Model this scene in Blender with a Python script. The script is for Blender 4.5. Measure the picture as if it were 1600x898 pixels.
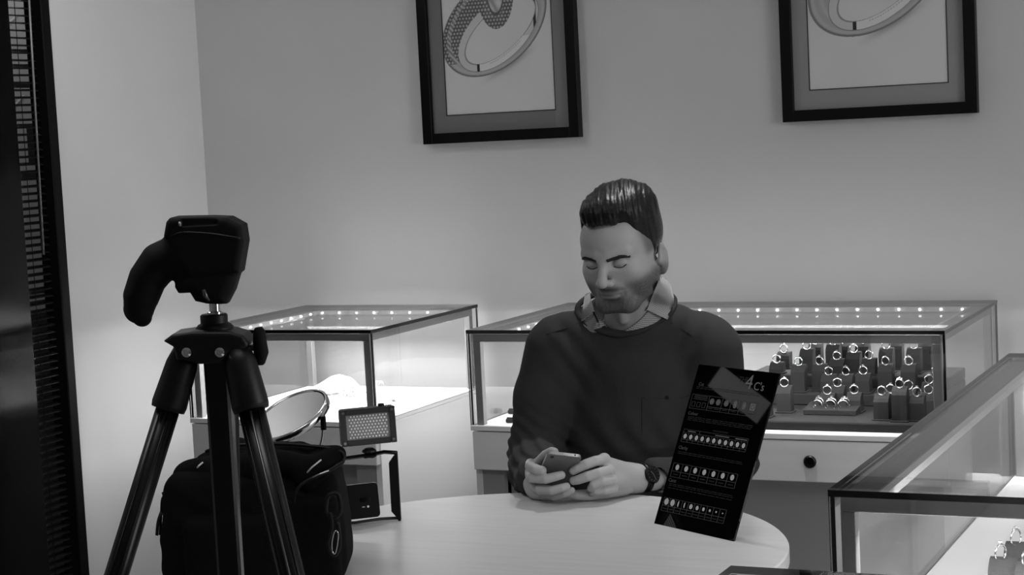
import bpy, bmesh, math, random
import numpy as np
from mathutils import Matrix, Vector
for _o in list(bpy.data.objects): bpy.data.objects.remove(_o)
SC = bpy.context.scene
COL = SC.collection
random.seed(4); RNG = np.random.RandomState(7)
PI = math.pi

# ---------------------------------------------------------------- camera, world, lights, exposure
cam = bpy.data.cameras.new('camera'); cam.sensor_width = 36; cam.lens = 63.45; cam.clip_start = 0.05
camo = bpy.data.objects.new('camera', cam); COL.objects.link(camo); SC.camera = camo
_m = Matrix(((0.90525957, 0.00906345, 0.42476225), (0.42193032, 0.09800706, -0.90131538), (-0.04979873, 0.99514445, 0.08489768))).to_4x4()
_m.translation = (0, 0, 1.45); camo.matrix_world = _m
w = bpy.data.worlds.new('world'); SC.world = w; w.use_nodes = True
w.node_tree.nodes['Background'].inputs[0].default_value = (1, 1, 1, 1)
w.node_tree.nodes['Background'].inputs[1].default_value = 0.15
SC.view_settings.view_transform = 'Standard'; SC.view_settings.look = 'None'
SC.view_settings.exposure = 0.0; SC.view_settings.gamma = 1
def area(name, loc, target, sx, sy, power, spread=PI):
    l = bpy.data.lights.new(name, 'AREA'); l.shape = 'RECTANGLE'; l.size = sx; l.size_y = sy; l.energy = power; l.spread = spread
    o = bpy.data.objects.new(name, l); COL.objects.link(o); o.location = loc
    o.rotation_euler = (Vector(target)-Vector(loc)).to_track_quat('-Z', 'Y').to_euler(); return o
for _x, _y, _p, _s in ((-2.9, 3.55, 6.0, 180), (-1.25, 3.85, 5.0, 80), (-0.1, 3.3, 2.0, 110)): area('ceiling_downlight', (_x, _y, 2.58), (_x, _y, 0), 0.1, 0.1, _p, math.radians(_s))
area('ceiling_light_room', (-1.6, 1.6, 2.58), (-1.6, 1.6, 0), 1.4, 0.3, 10.5)
area('right_side_fill', (2.3, 2.3, 1.7), (-3.3, 3.6, 1.3), 1.6, 1.6, 44)  # soft light added at right to brighten left wall and man; no opening there

# ---------------------------------------------------------------- materials
MATS = {}
def lin(v):
    v = v/255.0
    return v/12.92 if v <= 0.04045 else ((v+0.055)/1.055)**2.4
def mat(name, v, rough=0.6, metal=0.0, spec=0.5, noise=0, scale=8.0, stretch=(1, 1, 1), bump=0.0, bscale=200.0, emit=0, attr=None, coat=0):
    """v: sRGB grey 0..255 of the albedo"""
    m = bpy.data.materials.new(name); m.use_nodes = True; nt = m.node_tree; b = nt.nodes['Principled BSDF']
    g = lin(v)
    b.inputs['Base Color'].default_value = (g, g, g, 1); b.inputs['Roughness'].default_value = rough
    b.inputs['Metallic'].default_value = metal; b.inputs['Specular IOR Level'].default_value = spec
    b.inputs['Coat Weight'].default_value = coat; b.inputs['Coat Roughness'].default_value = 0.05
    tc = nt.nodes.new('ShaderNodeTexCoord'); mp = nt.nodes.new('ShaderNodeMapping'); mp.inputs['Scale'].default_value = stretch
    nt.links.new(tc.outputs['Object'], mp.inputs['Vector'])
    src = None
    if noise:
        n = nt.nodes.new('ShaderNodeTexNoise'); n.inputs['Scale'].default_value = scale; n.inputs['Detail'].default_value = 5
        nt.links.new(mp.outputs[0], n.inputs['Vector'])
        r = nt.nodes.new('ShaderNodeMapRange'); r.inputs[3].default_value = g*(1-noise); r.inputs[4].default_value = min(1, g*(1+noise))
        r.inputs[1].default_value = 0.25; r.inputs[2].default_value = 0.75
        nt.links.new(n.outputs[0], r.inputs[0]); src = r.outputs[0]
        c = nt.nodes.new('ShaderNodeCombineColor')
        for k in range(3): nt.links.new(src, c.inputs[k])
        src = c.outputs[0]; nt.links.new(src, b.inputs['Base Color'])
    if attr:
        a = nt.nodes.new('ShaderNodeAttribute'); a.attribute_name = attr
        if src:
            mx = nt.nodes.new('ShaderNodeMix'); mx.data_type = 'RGBA'; mx.blend_type = 'MULTIPLY'; mx.inputs[0].default_value = 1
            nt.links.new(src, mx.inputs[6]); nt.links.new(a.outputs['Color'], mx.inputs[7]); nt.links.new(mx.outputs[2], b.inputs['Base Color'])
        else: nt.links.new(a.outputs['Color'], b.inputs['Base Color'])
    if bump:
        n = nt.nodes.new('ShaderNodeTexNoise'); n.inputs['Scale'].default_value = bscale; n.inputs['Detail'].default_value = 3
        nt.links.new(mp.outputs[0], n.inputs['Vector'])
        bp = nt.nodes.new('ShaderNodeBump'); bp.inputs['Strength'].default_value = bump; bp.inputs['Distance'].default_value = 0.002
        nt.links.new(n.outputs[0], bp.inputs['Height']); nt.links.new(bp.outputs[0], b.inputs['Normal'])
    if emit:
        b.inputs['Emission Color'].default_value = (1, 1, 1, 1); b.inputs['Emission Strength'].default_value = emit
    MATS[name] = m; return m
def glass_mat(name, tint=0.96, ior=1.5):
    m = bpy.data.materials.new(name); m.use_nodes = True; nt = m.node_tree; nt.nodes.clear()
    o = nt.nodes.new('ShaderNodeOutputMaterial'); mx = nt.nodes.new('ShaderNodeMixShader'); t = nt.nodes.new('ShaderNodeBsdfTransparent')
    t.inputs[0].default_value = (tint, tint, tint, 1); g = nt.nodes.new('ShaderNodeBsdfGlossy'); g.inputs['Roughness'].default_value = 0.0
    f = nt.nodes.new('ShaderNodeFresnel'); f.inputs[0].default_value = ior
    ge = nt.nodes.new('ShaderNodeNewGeometry'); mr = nt.nodes.new('ShaderNodeMapRange'); mr.inputs[3].default_value = ior; mr.inputs[4].default_value = 1/ior
    nt.links.new(ge.outputs['Backfacing'], mr.inputs[0]); nt.links.new(mr.outputs[0], f.inputs[0])
    nt.links.new(f.outputs[0], mx.inputs[0]); nt.links.new(t.outputs[0], mx.inputs[1]); nt.links.new(g.outputs[0], mx.inputs[2]); nt.links.new(mx.outputs[0], o.inputs[0])
    MATS[name] = m; return m
def gingham(name, a, b_, scale):
    m = mat(name, a, 0.8, bump=0.2, bscale=900); nt = m.node_tree; b = nt.nodes['Principled BSDF']
    c = nt.nodes.new('ShaderNodeTexChecker'); c.inputs['Scale'].default_value = scale
    c.inputs['Color1'].default_value = (lin(a),)*3+(1,); c.inputs['Color2'].default_value = (lin(b_),)*3+(1,)
    uv = nt.nodes.new('ShaderNodeUVMap')
    nt.links.new(uv.outputs[0], c.inputs['Vector']); nt.links.new(c.outputs[0], b.inputs['Base Color']); return m
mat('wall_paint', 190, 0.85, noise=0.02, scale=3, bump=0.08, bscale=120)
mat('wall_paint_brightened', 222, 0.85, noise=0.015, scale=3, bump=0.08, bscale=120)  # wall paint lightened for the left wall, its stronger light put into the colour
mat('ceiling_paint', 225, 0.9)
mat('floor_carpet', 150, 0.95, noise=0.2, scale=60, bump=0.5, bscale=300)
mat('table_wood', 196, 0.38, noise=0.06, scale=6, stretch=(1, 14, 1), coat=0.0)
mat('table_edge', 150, 0.5)
mat('dark_metal', 45, 0.4, metal=0.6)
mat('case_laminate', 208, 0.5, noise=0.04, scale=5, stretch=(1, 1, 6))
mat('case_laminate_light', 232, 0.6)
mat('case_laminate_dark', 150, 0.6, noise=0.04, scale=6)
mat('aluminium', 132, 0.45, metal=0.5)
mat('led_profile', 215, 0.5)
mat('led_bead', 255, 0.4, emit=14)
mat('white_deck', 238, 0.6)
mat('velvet', 36, 0.95, noise=0.12, scale=40, bump=0.3, bscale=700)
mat('velvet_light', 120, 0.95, noise=0.1, scale=40)
mat('silver', 225, 0.14, metal=1.0)
mat('gem', 250, 0.03, metal=0.85)
mat('black_plastic', 8, 0.45, spec=0.3)
mat('black_rubber', 7, 0.75, spec=0.2)
mat('black_gloss', 6, 0.06, spec=0.6)
mat('black_satin', 6, 0.35, spec=0.3)
mat('glass_edge_dark', 14, 0.12)
mat('chrome', 200, 0.12, metal=1.0)
mat('mirror', 200, 0.01, metal=1.0)
mat('tripod_tube', 14, 0.28, metal=0.5)
mat('tripod_channel', 95, 0.3, metal=0.8)
mat('nylon', 7, 0.85, spec=0.12, noise=0.25, scale=50, bump=0.6, bscale=900)
mat('nylon_trim', 10, 0.5, spec=0.25)
mat('pale_cord', 190, 0.6)
mat('frame_black', 4, 0.4, spec=0.2)
mat('mat_dark', 122, 0.9); mat('mat_mid', 148, 0.9)
mat('print_paper', 255, 0.6, attr='Col')
mat('ink_line', 25, 0.7)
mat('blind_slat', 24, 0.4)
mat('blind_dark', 5, 0.6, spec=0.2)
mat('leaf_gloss', 3, 0.16, spec=0.25)
mat('outside_pale', 190, 0.8); mat('outside_dark', 20, 0.9)
mat('sign_gloss', 3, 0.02, spec=0.9)
mat('sign_white', 190, 0.5); mat('sign_grey', 75, 0.5); mat('sign_faint', 28, 0.5); mat('sign_mid', 120, 0.5)
mat('skin', 255, 0.5, spec=0.35, attr='Col', bump=0.12, bscale=500)
mat('hair', 4, 0.4, spec=0.32, bump=0.7, bscale=160, stretch=(1, 0.12, 1))
mat('brow', 22, 0.7)
mat('knit', 48, 0.92, noise=0.06, scale=30, bump=0.45, bscale=900, spec=0.25)
mat('knit_dark', 7, 0.95)
gingham('gingham', 175, 110, 1.0)
mat('trousers', 14, 0.9); mat('shoe_leather', 14, 0.4)
mat('led_lens', 250, 0.25); mat('led_board', 140, 0.5); mat('clear_plastic', 48, 0.2)
mat('phone_metal', 165, 0.3, metal=0.7); mat('phone_back', 120, 0.3, metal=0.4)
mat('white_leather', 235, 0.5)
mat('grey_fabric', 60, 0.9)
mat('fur', 120, 0.9)
glass_mat('glass', 0.97); glass_mat('frame_glass', 0.99, 1.35)

# ---------------------------------------------------------------- mesh builder
class MB:
    def __init__(s): s.v = []; s.f = []; s.mi = []; s.uv = None
    def add(s, vs, fs, mi=0):
        n = len(s.v); s.v += [tuple(float(c) for c in p) for p in vs]; s.f += [tuple(i+n for i in f) for f in fs]; s.mi += [mi]*len(fs); return s
    def box(s, lo, hi, bev=0.0, mi=0, mtx=None, edge_mi=None, thin=None):
        """axis box lo..hi; bev = chamfer; edge_mi/thin: faces perpendicular to any axis but 'thin' take edge_mi"""
        lo = np.array(lo, float); hi = np.array(hi, float); c = (lo+hi)/2; h = (hi-lo)/2
        if bev <= 0:
            vs = [c+h*np.array((x, y, z)) for x in (-1, 1) for y in (-1, 1) for z in (-1, 1)]
            fs = [(0, 1, 3, 2), (4, 6, 7, 5), (0, 4, 5, 1), (2, 3, 7, 6), (0, 2, 6, 4), (1, 5, 7, 3)]; ax = [0, 0, 1, 1, 2, 2]
            if mtx is not None: vs = [mtx @ Vector(v) for v in vs]
            n = len(s.v); s.v += [tuple(v) for v in vs]; s.f += [tuple(i+n for i in f) for f in fs]
            s.mi += [(mi if (edge_mi is None or a == thin) else edge_mi) for a in ax]; return s
        b = min(bev, h.min()*0.95); vs = []; idx = {}
        for sx in (-1, 1):
            for sy in (-1, 1):
                for sz in (-1, 1):
                    sg = np.array((sx, sy, sz), float)
                    for a in range(3):
                        q = sg*(h-b); q[a] = sg[a]*h[a]; idx[(sx, sy, sz, a)] = len(vs); vs.append(c+q)
        fs = []
        def quad(l):
            P = [vs[i] for i in l]; cc = sum(P)/len(P); n = np.cross(P[1]-P[0], P[2]-P[0])
            if np.dot(n, cc-c) < 0: l = l[::-1]
            fs.append(tuple(l))
        for a in range(3):
            o = [k for k in range(3) if k != a]
            for sg in (-1, 1):
                l = []
                for p, q in ((-1, -1), (1, -1), (1, 1), (-1, 1)):
                    k = [0, 0, 0]; k[a] = sg; k[o[0]] = p; k[o[1]] = q; l.append(idx[(k[0], k[1], k[2], a)])
                quad(l)
            for p in (-1, 1):
                for q in (-1, 1):
                    k0 = [0, 0, 0]; k0[o[0]] = p; k0[o[1]] = q; k1 = list(k0); k0[a] = -1; k1[a] = 1
                    quad([idx[(*k0, o[0])], idx[(*k1, o[0])], idx[(*k1, o[1])], idx[(*k0, o[1])]])
        for sx in (-1, 1):
            for sy in (-1, 1):
                for sz in (-1, 1): quad([idx[(sx, sy, sz, a)] for a in range(3)])
        if mtx is not None: vs = [mtx @ Vector(v) for v in vs]
        return s.add(vs, fs, mi)
    def tube(s, pts, r, seg=8, closed=False, mi=0, flat=1.0, up=None):
        pts = [Vector(p) for p in pts]; n = len(pts); r = [r]*n if not hasattr(r, '__len__') else list(r)
        rings = []; prev = None
        for i in range(n):
            if closed: t = pts[(i+1) % n]-pts[i-1]
            else: t = pts[min(i+1, n-1)]-pts[max(i-1, 0)]
            t.normalize()
            if prev is None:
                a = Vector(up) if up else (Vector((0, 0, 1)) if abs(t.z) < 0.9 else Vector((1, 0, 0)))
            else: a = prev
            u = (a-t*a.dot(t)); u.normalize(); prev = u; v = t.cross(u)
            rings.append([pts[i]+u*(math.cos(2*PI*k/seg)*r[i]*flat)+v*(math.sin(2*PI*k/seg)*r[i]) for k in range(seg)])
        vs = [p for R_ in rings for p in R_]; fs = []
        for i in range(n if closed else n-1):
            j = (i+1) % n
            for k in range(seg): fs.append((i*seg+k, i*seg+(k+1) % seg, j*seg+(k+1) % seg, j*seg+k))
        if not closed:
            fs.append(tuple(range(seg))[::-1]); fs.append(tuple((n-1)*seg+k for k in range(seg)))
        return s.add(vs, fs, mi)
    def lathe(s, prof, mtx=None, seg=32, mi=0, cap=True):
        """prof: (r, z) bottom to top"""
        vs = []; fs = []
        for r, z in prof:
            for k in range(seg): vs.append(Vector((r*math.cos(2*PI*k/seg), r*math.sin(2*PI*k/seg), z)))
        for i in range(len(prof)-1):
            for k in range(seg): fs.append((i*seg+k, i*seg+(k+1) % seg, (i+1)*seg+(k+1) % seg, (i+1)*seg+k))
        if cap:
            fs.append(tuple(range(seg))[::-1]); fs.append(tuple((len(prof)-1)*seg+k for k in range(seg)))
        if mtx is not None: vs = [mtx @ v for v in vs]
        return s.add(vs, fs, mi)
    def prism(s, poly, o, u, v, n, t0, t1, mi=0):
        o, u, v, n = map(Vector, (o, u, v, n)); k = len(poly)
        vs = [o+u*a+v*b+n*t0 for a, b in poly]+[o+u*a+v*b+n*t1 for a, b in poly]
        ar = sum(poly[i][0]*poly[(i+1) % k][1]-poly[(i+1) % k][0]*poly[i][1] for i in range(k))
        flip = (ar > 0) == (u.cross(v).dot(n) > 0)
        fs = [tuple(range(k, 2*k)), tuple(range(k))[::-1]]+[(i, (i+1) % k, (i+1) % k+k, i+k) for i in range(k)]
        if not flip: fs = [f[::-1] for f in fs]
        return s.add(vs, fs, mi)
ROOTM = {}
def part(name, mb, mats, parent=None, smooth=False, label=None, uv=None, col=None, kind=None, auto=None):
    me = bpy.data.meshes.new(name)
    vs = mb.v; root = parent
    if parent is not None:
        root = parent
        while root.parent: root = root.parent
        inv = ROOTM.get(root.name, Matrix.Identity(4)).inverted()
        A = np.array(inv); V = np.array(vs, float).reshape(-1, 3); V = V@A[:3, :3].T+A[:3, 3]
    else: V = np.array(vs, float).reshape(-1, 3)
    me.from_pydata(V.tolist(), [], [list(map(int, f)) for f in mb.f])
    mats = mats if isinstance(mats, (list, tuple)) else [mats]
    for m in mats: me.materials.append(MATS[m])
    if len(mats) > 1: me.polygons.foreach_set('material_index', mb.mi)
    if smooth: me.polygons.foreach_set('use_smooth', [True]*len(me.polygons))
    if auto is not None:
        me.polygons.foreach_set('use_smooth', [True]*len(me.polygons)); me.set_sharp_from_angle(angle=math.radians(auto))
    if col is not None:
        ca = me.color_attributes.new('Col', 'FLOAT_COLOR', 'POINT'); c = np.ones((len(V), 4), np.float32); c[:, :3] = np.asarray(col)[:, None]
        ca.data.foreach_set('color', c.ravel())
    if uv is not None:
        ul = me.uv_layers.new(name='UVMap'); li = np.zeros(len(me.loops), np.int32); me.loops.foreach_get('vertex_index', li)
        ul.data.foreach_set('uv', np.asarray(uv, np.float32)[li].ravel())
    me.update()
    o = bpy.data.objects.new(name, me); COL.objects.link(o)
    if parent is not None: o.parent = parent
    if label: o['label'] = label
    if kind: o['kind'] = kind
    return o
def thing(name, label, cat, loc, group=None, mtx=None):
    o = bpy.data.objects.new(name, None); COL.objects.link(o); o.empty_display_size = 0.02
    m = mtx if mtx is not None else Matrix.Translation(Vector(loc))
    o.location = m.to_translation(); o.rotation_euler = m.to_euler(); ROOTM[o.name] = m.copy()
    o['label'] = label; o['category'] = cat
    if group: o['group'] = group
    return o
def tag(o, label, cat, group=None):
    o['label'] = label; o['category'] = cat
    if group: o['group'] = group
    return o
def struct(name, mb, m, parent=None):
    o = part(name, mb, m, parent)
    if parent is None: o['kind'] = 'structure'
    return o
def copytree(root, loc, label, group=None):
    def cp(o, par):
        c = o.copy(); COL.objects.link(c); c.parent = par
        for ch in list(o.children): cp(ch, c)
        return c
    c = cp(root, None); c.location = loc; c['label'] = label
    if group: c['group'] = group
    return c

# ---------------------------------------------------------------- signed distance modelling
def rc(P, a, b, ra, rb=None):
    rb = ra if rb is None else rb
    a = np.array(a, np.float32); b = np.array(b, np.float32); d = b-a; L = max(float(d@d), 1e-9)
    t = np.clip(((P-a)@d)/L, 0, 1).astype(np.float32)
    q = P-a-t[:, None]*d
    return np.sqrt((q*q).sum(1))-(ra+(rb-ra)*t)
def chain(P, pts, k=0.004):
    """pts: (xyz, r) list"""
    f = None
    for (a, ra), (b, rb) in zip(pts[:-1], pts[1:]):
        g = rc(P, a, b, ra, rb); f = g if f is None else np.minimum(f, g)
    return f
def el(P, c, r, R=None):
    q = P-np.array(c, np.float32)
    if R is not None: q = q@np.array(R, np.float32)
    r = np.array(r, np.float32); k0 = np.sqrt(((q/r)**2).sum(1)); k1 = np.sqrt(((q/(r*r))**2).sum(1))+1e-9
    return k0*(k0-1)/k1
def rbox(P, c, h, r, R=None):
    q = P-np.array(c, np.float32)
    if R is not None: q = q@np.array(R, np.float32)
    q = np.abs(q)-(np.array(h, np.float32)-r)
    return np.sqrt((np.maximum(q, 0)**2).sum(1))+np.minimum(q.max(1), 0)-r
def smin(a, b, k):
    h = np.clip(0.5+0.5*(b-a)/k, 0, 1); return b*(1-h)+a*h-k*h*(1-h)
def smax(a, b, k): return -smin(-a, -b, k)
def nets(fn, lo, hi, h, newton=1):
    lo = np.array(lo, np.float32); n = np.ceil((np.array(hi)-lo)/h).astype(int)+1
    ax = [lo[i]+h*np.arange(n[i], dtype=np.float32) for i in range(3)]
    F = np.empty(n, np.float32)
    YZ = np.stack(np.meshgrid(ax[1], ax[2], indexing='ij'), -1).reshape(-1, 2)
    step = max(1, int(400000//len(YZ)))
    for i in range(0, n[0], step):
        xs = ax[0][i:i+step]
        P = np.empty((len(xs), len(YZ), 3), np.float32); P[:, :, 0] = xs[:, None]; P[:, :, 1:] = YZ[None]
        F[i:i+step] = fn(P.reshape(-1, 3)).reshape(len(xs), n[1], n[2])
    S = F < 0
    c = [(i, j, k) for i in (0, 1) for j in (0, 1) for k in (0, 1)]
    def sh(A, o): return A[o[0]:A.shape[0]-1+o[0], o[1]:A.shape[1]-1+o[1], o[2]:A.shape[2]-1+o[2]]
    cnt = sum(sh(S, o).astype(np.int8) for o in c); msk = (cnt > 0) & (cnt < 8)
    idx = -np.ones(msk.shape, np.int64); cells = np.argwhere(msk); idx[msk] = np.arange(len(cells))
    acc = np.zeros((len(cells), 3)); num = np.zeros(len(cells))
    ci = cells.T
    for a in c:
        for d in range(3):
            if a[d]: continue
            b = list(a); b[d] = 1
            fa = F[ci[0]+a[0], ci[1]+a[1], ci[2]+a[2]]; fb = F[ci[0]+b[0], ci[1]+b[1], ci[2]+b[2]]
            x = (fa < 0) != (fb < 0); t = np.where(x, fa/(fa-fb+1e-12), 0)
            p = np.tile(np.array(a, float), (len(cells), 1)); p[:, d] = t
            acc[x] += p[x]; num[x] += 1
    V = lo+h*(cells+acc/num[:, None])
    fs = []
    for d in range(3):
        e = [0, 0, 0]; e[d] = 1
        o1, o2 = [(1, 2), (2, 0), (0, 1)][d]
        sl0 = [slice(1, -1)]*3; sl0[d] = slice(0, -1); A = S[tuple(sl0)]
        sl1 = [slice(1, -1)]*3; sl1[d] = slice(1, None); B = S[tuple(sl1)]
        X = np.argwhere(A != B)
        if not len(X): continue
        inside = A[tuple(X.T)]; q = X.copy()
        for k in range(3):
            if k != d: q[:, k] += 1
        def g(a, b):
            r_ = q.copy(); r_[:, o1] -= a; r_[:, o2] -= b; return idx[tuple(r_.T)]
        Q = np.stack([g(1, 1), g(0, 1), g(0, 0), g(1, 0)], 1); Q[~inside] = Q[~inside][:, ::-1]
        fs.append(Q)
    Fc = np.concatenate(fs)
    for _ in range(newton):
        Vf = V.astype(np.float32); e = h*0.25
        f0 = fn(Vf); G = np.stack([(fn(Vf+np.eye(3, dtype=np.float32)[k]*e)-fn(Vf-np.eye(3, dtype=np.float32)[k]*e))/(2*e) for k in range(3)], 1)
        g2 = (G*G).sum(1)+1e-3; stp = (f0/g2)[:, None]*G
        L = np.linalg.norm(stp, axis=1, keepdims=True); stp *= np.minimum(1, h*0.7/(L+1e-9)); V = V-stp
    return V, Fc
def sdf_part(name, fn, lo, hi, h, m, parent, label=None, xf=None, colfn=None, newton=1):
    V, Fc = nets(fn, lo, hi, h, newton)
    col = colfn(V) if colfn else None
    if xf is not None: V = V@np.array(xf.to_3x3()).T+np.array(xf.translation)
    b = MB(); b.v = V.tolist(); b.f = Fc.tolist(); b.mi = [0]*len(b.f)
    return part(name, b, m, parent, smooth=True, label=label, col=col)
def catmull(pts, n=6, closed=False):
    P = [np.array(p, float) for p in pts]; out = []; m = len(P)
    rng = range(m) if closed else range(m-1)
    for i in rng:
        p0 = P[i-1] if (closed or i > 0) else P[i]; p1 = P[i]; p2 = P[(i+1) % m]; p3 = P[(i+2) % m] if (closed or i+2 < m) else p2
        for k in range(n):
            t = k/n; out.append(0.5*((2*p1)+(-p0+p2)*t+(2*p0-5*p1+4*p2-p3)*t*t+(-p0+3*p1-3*p2+p3)*t**3))
    if not closed: out.append(P[-1])
    return out
def ramp(t, xs, ys): return np.interp(t, xs, ys)

# ================================================================ setting
YB, XL, XR, YF, ZC = 4.87, -3.367, 3.2, -2.2, 2.6
struct('floor', MB().box((XL-0.1, YF-0.1, -0.1), (XR+0.1, YB+0.1, 0)), 'floor_carpet')
struct('ceiling', MB().box((XL-0.1, YF-0.1, ZC), (XR+0.1, YB+0.1, ZC+0.1)), 'ceiling_paint')
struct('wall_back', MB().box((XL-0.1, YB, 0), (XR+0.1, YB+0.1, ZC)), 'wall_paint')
struct('wall_right', MB().box((XR, YF, 0), (XR+0.1, YB, ZC)), 'wall_paint')
struct('wall_front', MB().box((XL-0.1, YF-0.1, 0), (XR+0.1, YF, ZC)), 'wall_paint')
WY0, WY1, WZ0, WZ1 = 3.0, 4.10, 0.12, 2.03
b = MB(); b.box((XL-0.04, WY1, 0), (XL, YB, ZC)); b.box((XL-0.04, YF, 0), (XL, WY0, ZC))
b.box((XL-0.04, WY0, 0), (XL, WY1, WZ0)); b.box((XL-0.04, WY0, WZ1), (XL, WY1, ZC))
struct('wall_left', b, 'wall_paint_brightened')
struct('baseboard_back', MB().box((XL, YB-0.012, 0), (XR, YB, 0.09), 0.003), 'case_laminate_light')
struct('baseboard_left', MB().box((XL, WY1+0.03, 0), (XL+0.012, YB-0.012, 0.09), 0.003), 'case_laminate_light')
# window with its dark frame in the left wall
b = MB(); t = 0.038
b.box((XL-0.04, WY1-0.01, WZ0), (XL+0.022, WY1+0.028, WZ1), 0.003); b.box((XL-0.04, WY0-0.03, WZ0), (XL+0.022, WY0+0.01, WZ1), 0.003)
b.box((XL-0.04, WY0-0.03, WZ0-0.04), (XL+0.022, WY1+0.028, WZ0), 0.003); b.box((XL-0.04, WY0-0.03, WZ1), (XL+0.022, WY1+0.028, WZ1+0.04), 0.003)
win = struct('window_1', b, 'blind_dark')
struct('pane', MB().box((XL-0.038, WY0, WZ0), (XL-0.034, WY1-0.01, WZ1)), 'glass', win)
# what is behind the window: a dim passage with pale blocks
b = MB(); b.box((XL-0.72, 2.4, 0), (XL-0.7, 5.6, 2.5)); struct('wall_passage', b, 'outside_dark')
b = MB(); xp = XL-0.535
for z0, z1, w in ((1.80, 2.0, .0), (1.752, 1.787, 0), (1.69, 1.735, 0), (1.56, 1.675, 0), (1.435, 1.545, .03), (1.405, 1.43, 0), (1.02, 1.385, 0), (0.985, 1.005, 0), (0.955, 0.972, 0)):
    b.box((xp-0.02, 4.565, z0), (xp, 4.685-w, z1))
for z0 in (1.86, 1.60): b.tube([(xp+.003, 4.575, z0), (xp+.003, 4.65, z0+.05)], .004, 5)
tag(part('display_rack', b, 'outside_pale'), 'pale display panels seen through the blind at the left edge', 'rack')
area('passage_light', (XL-0.25, 4.5, 2.2), (XL-0.6, 4.62, 1.3), 0.15, 0.2, 0.9)
# venetian blind
blind = thing('venetian_blind', 'dark venetian blind hanging in the window at the left edge', 'blind', (XL-0.01, 3.6, WZ0))
part('headrail', MB().box((XL-0.03, WY0+0.02, WZ1-0.04), (XL+0.012, WY1-0.018, WZ1-0.002), 0.002), 'blind_dark', blind)
pitch = 0.0207; slat = None; k = 0; z = WZ1-0.06
while z > WZ0+0.03:
    if slat is None:
        b = MB(); N = 5; vs = []
        for yy in (WY0+0.03, WY1-0.022):
            for i in range(N):
                a = -1+2*i/(N-1); x = 0.0125*a; zz = 0.0022*(1-a*a)-0.0035*a
                vs.append((x, yy, zz)); 
            for i in range(N):
                a = 1-2*i/(N-1); x = 0.0125*a; zz = 0.0022*(1-a*a)-0.0035*a-0.0006
                vs.append((x, yy, zz))
        n = 2*N; b.add(vs, [tuple(range(n))[::-1], tuple(range(n, 2*n))]+[(i, (i+1) % n, (i+1) % n+n, i+n) for i in range(n)])
        ROOTM['_'] = Matrix(); sv = ROOTM[blind.name]; ROOTM[blind.name] = Matrix()
        slat = part('slat', b, 'blind_slat', blind); ROOTM[blind.name] = sv
        slat.location = (0, -3.6, z-WZ0)
    else:
        c = slat.copy(); COL.objects.link(c); c.parent = blind; c.location = (0, -3.6, z-WZ0)
    z -= pitch
b = MB()
for yy in (4.00, 3.7, 3.4): 
    b.tube([(XL-0.024, yy, WZ1-0.04), (XL-0.024, yy, WZ0+0.03)], 0.0012, 5); b.tube([(XL+0.004, yy, WZ1-0.04), (XL+0.004, yy, WZ0+0.03)], 0.0012, 5)
part('ladder_cord', b, 'blind_dark', blind)
part('bottom_rail', MB().box((XL-0.022, WY0+0.03, WZ0+0.006), (XL+0.003, WY1-0.022, WZ0+0.02), 0.002), 'blind_dark', blind)
part('wand', MB().tube([(-3.3350, 4.0313, 1.9910), (-3.3350, 4.0125, 1.1771)], 0.0034, 8), 'aluminium', blind, smooth=True)
# dark glossy sliding leaf in front of the window
d1 = struct('door_1', MB().box((-3.345, 2.1, 0.0), (-3.32, 3.925, 2.16), 0.002), 'leaf_gloss')
struct('door_handle', MB().box((-3.3199, 3.1, 0.9), (-3.295, 3.13, 1.2), 0.006), 'black_satin', d1)

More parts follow.
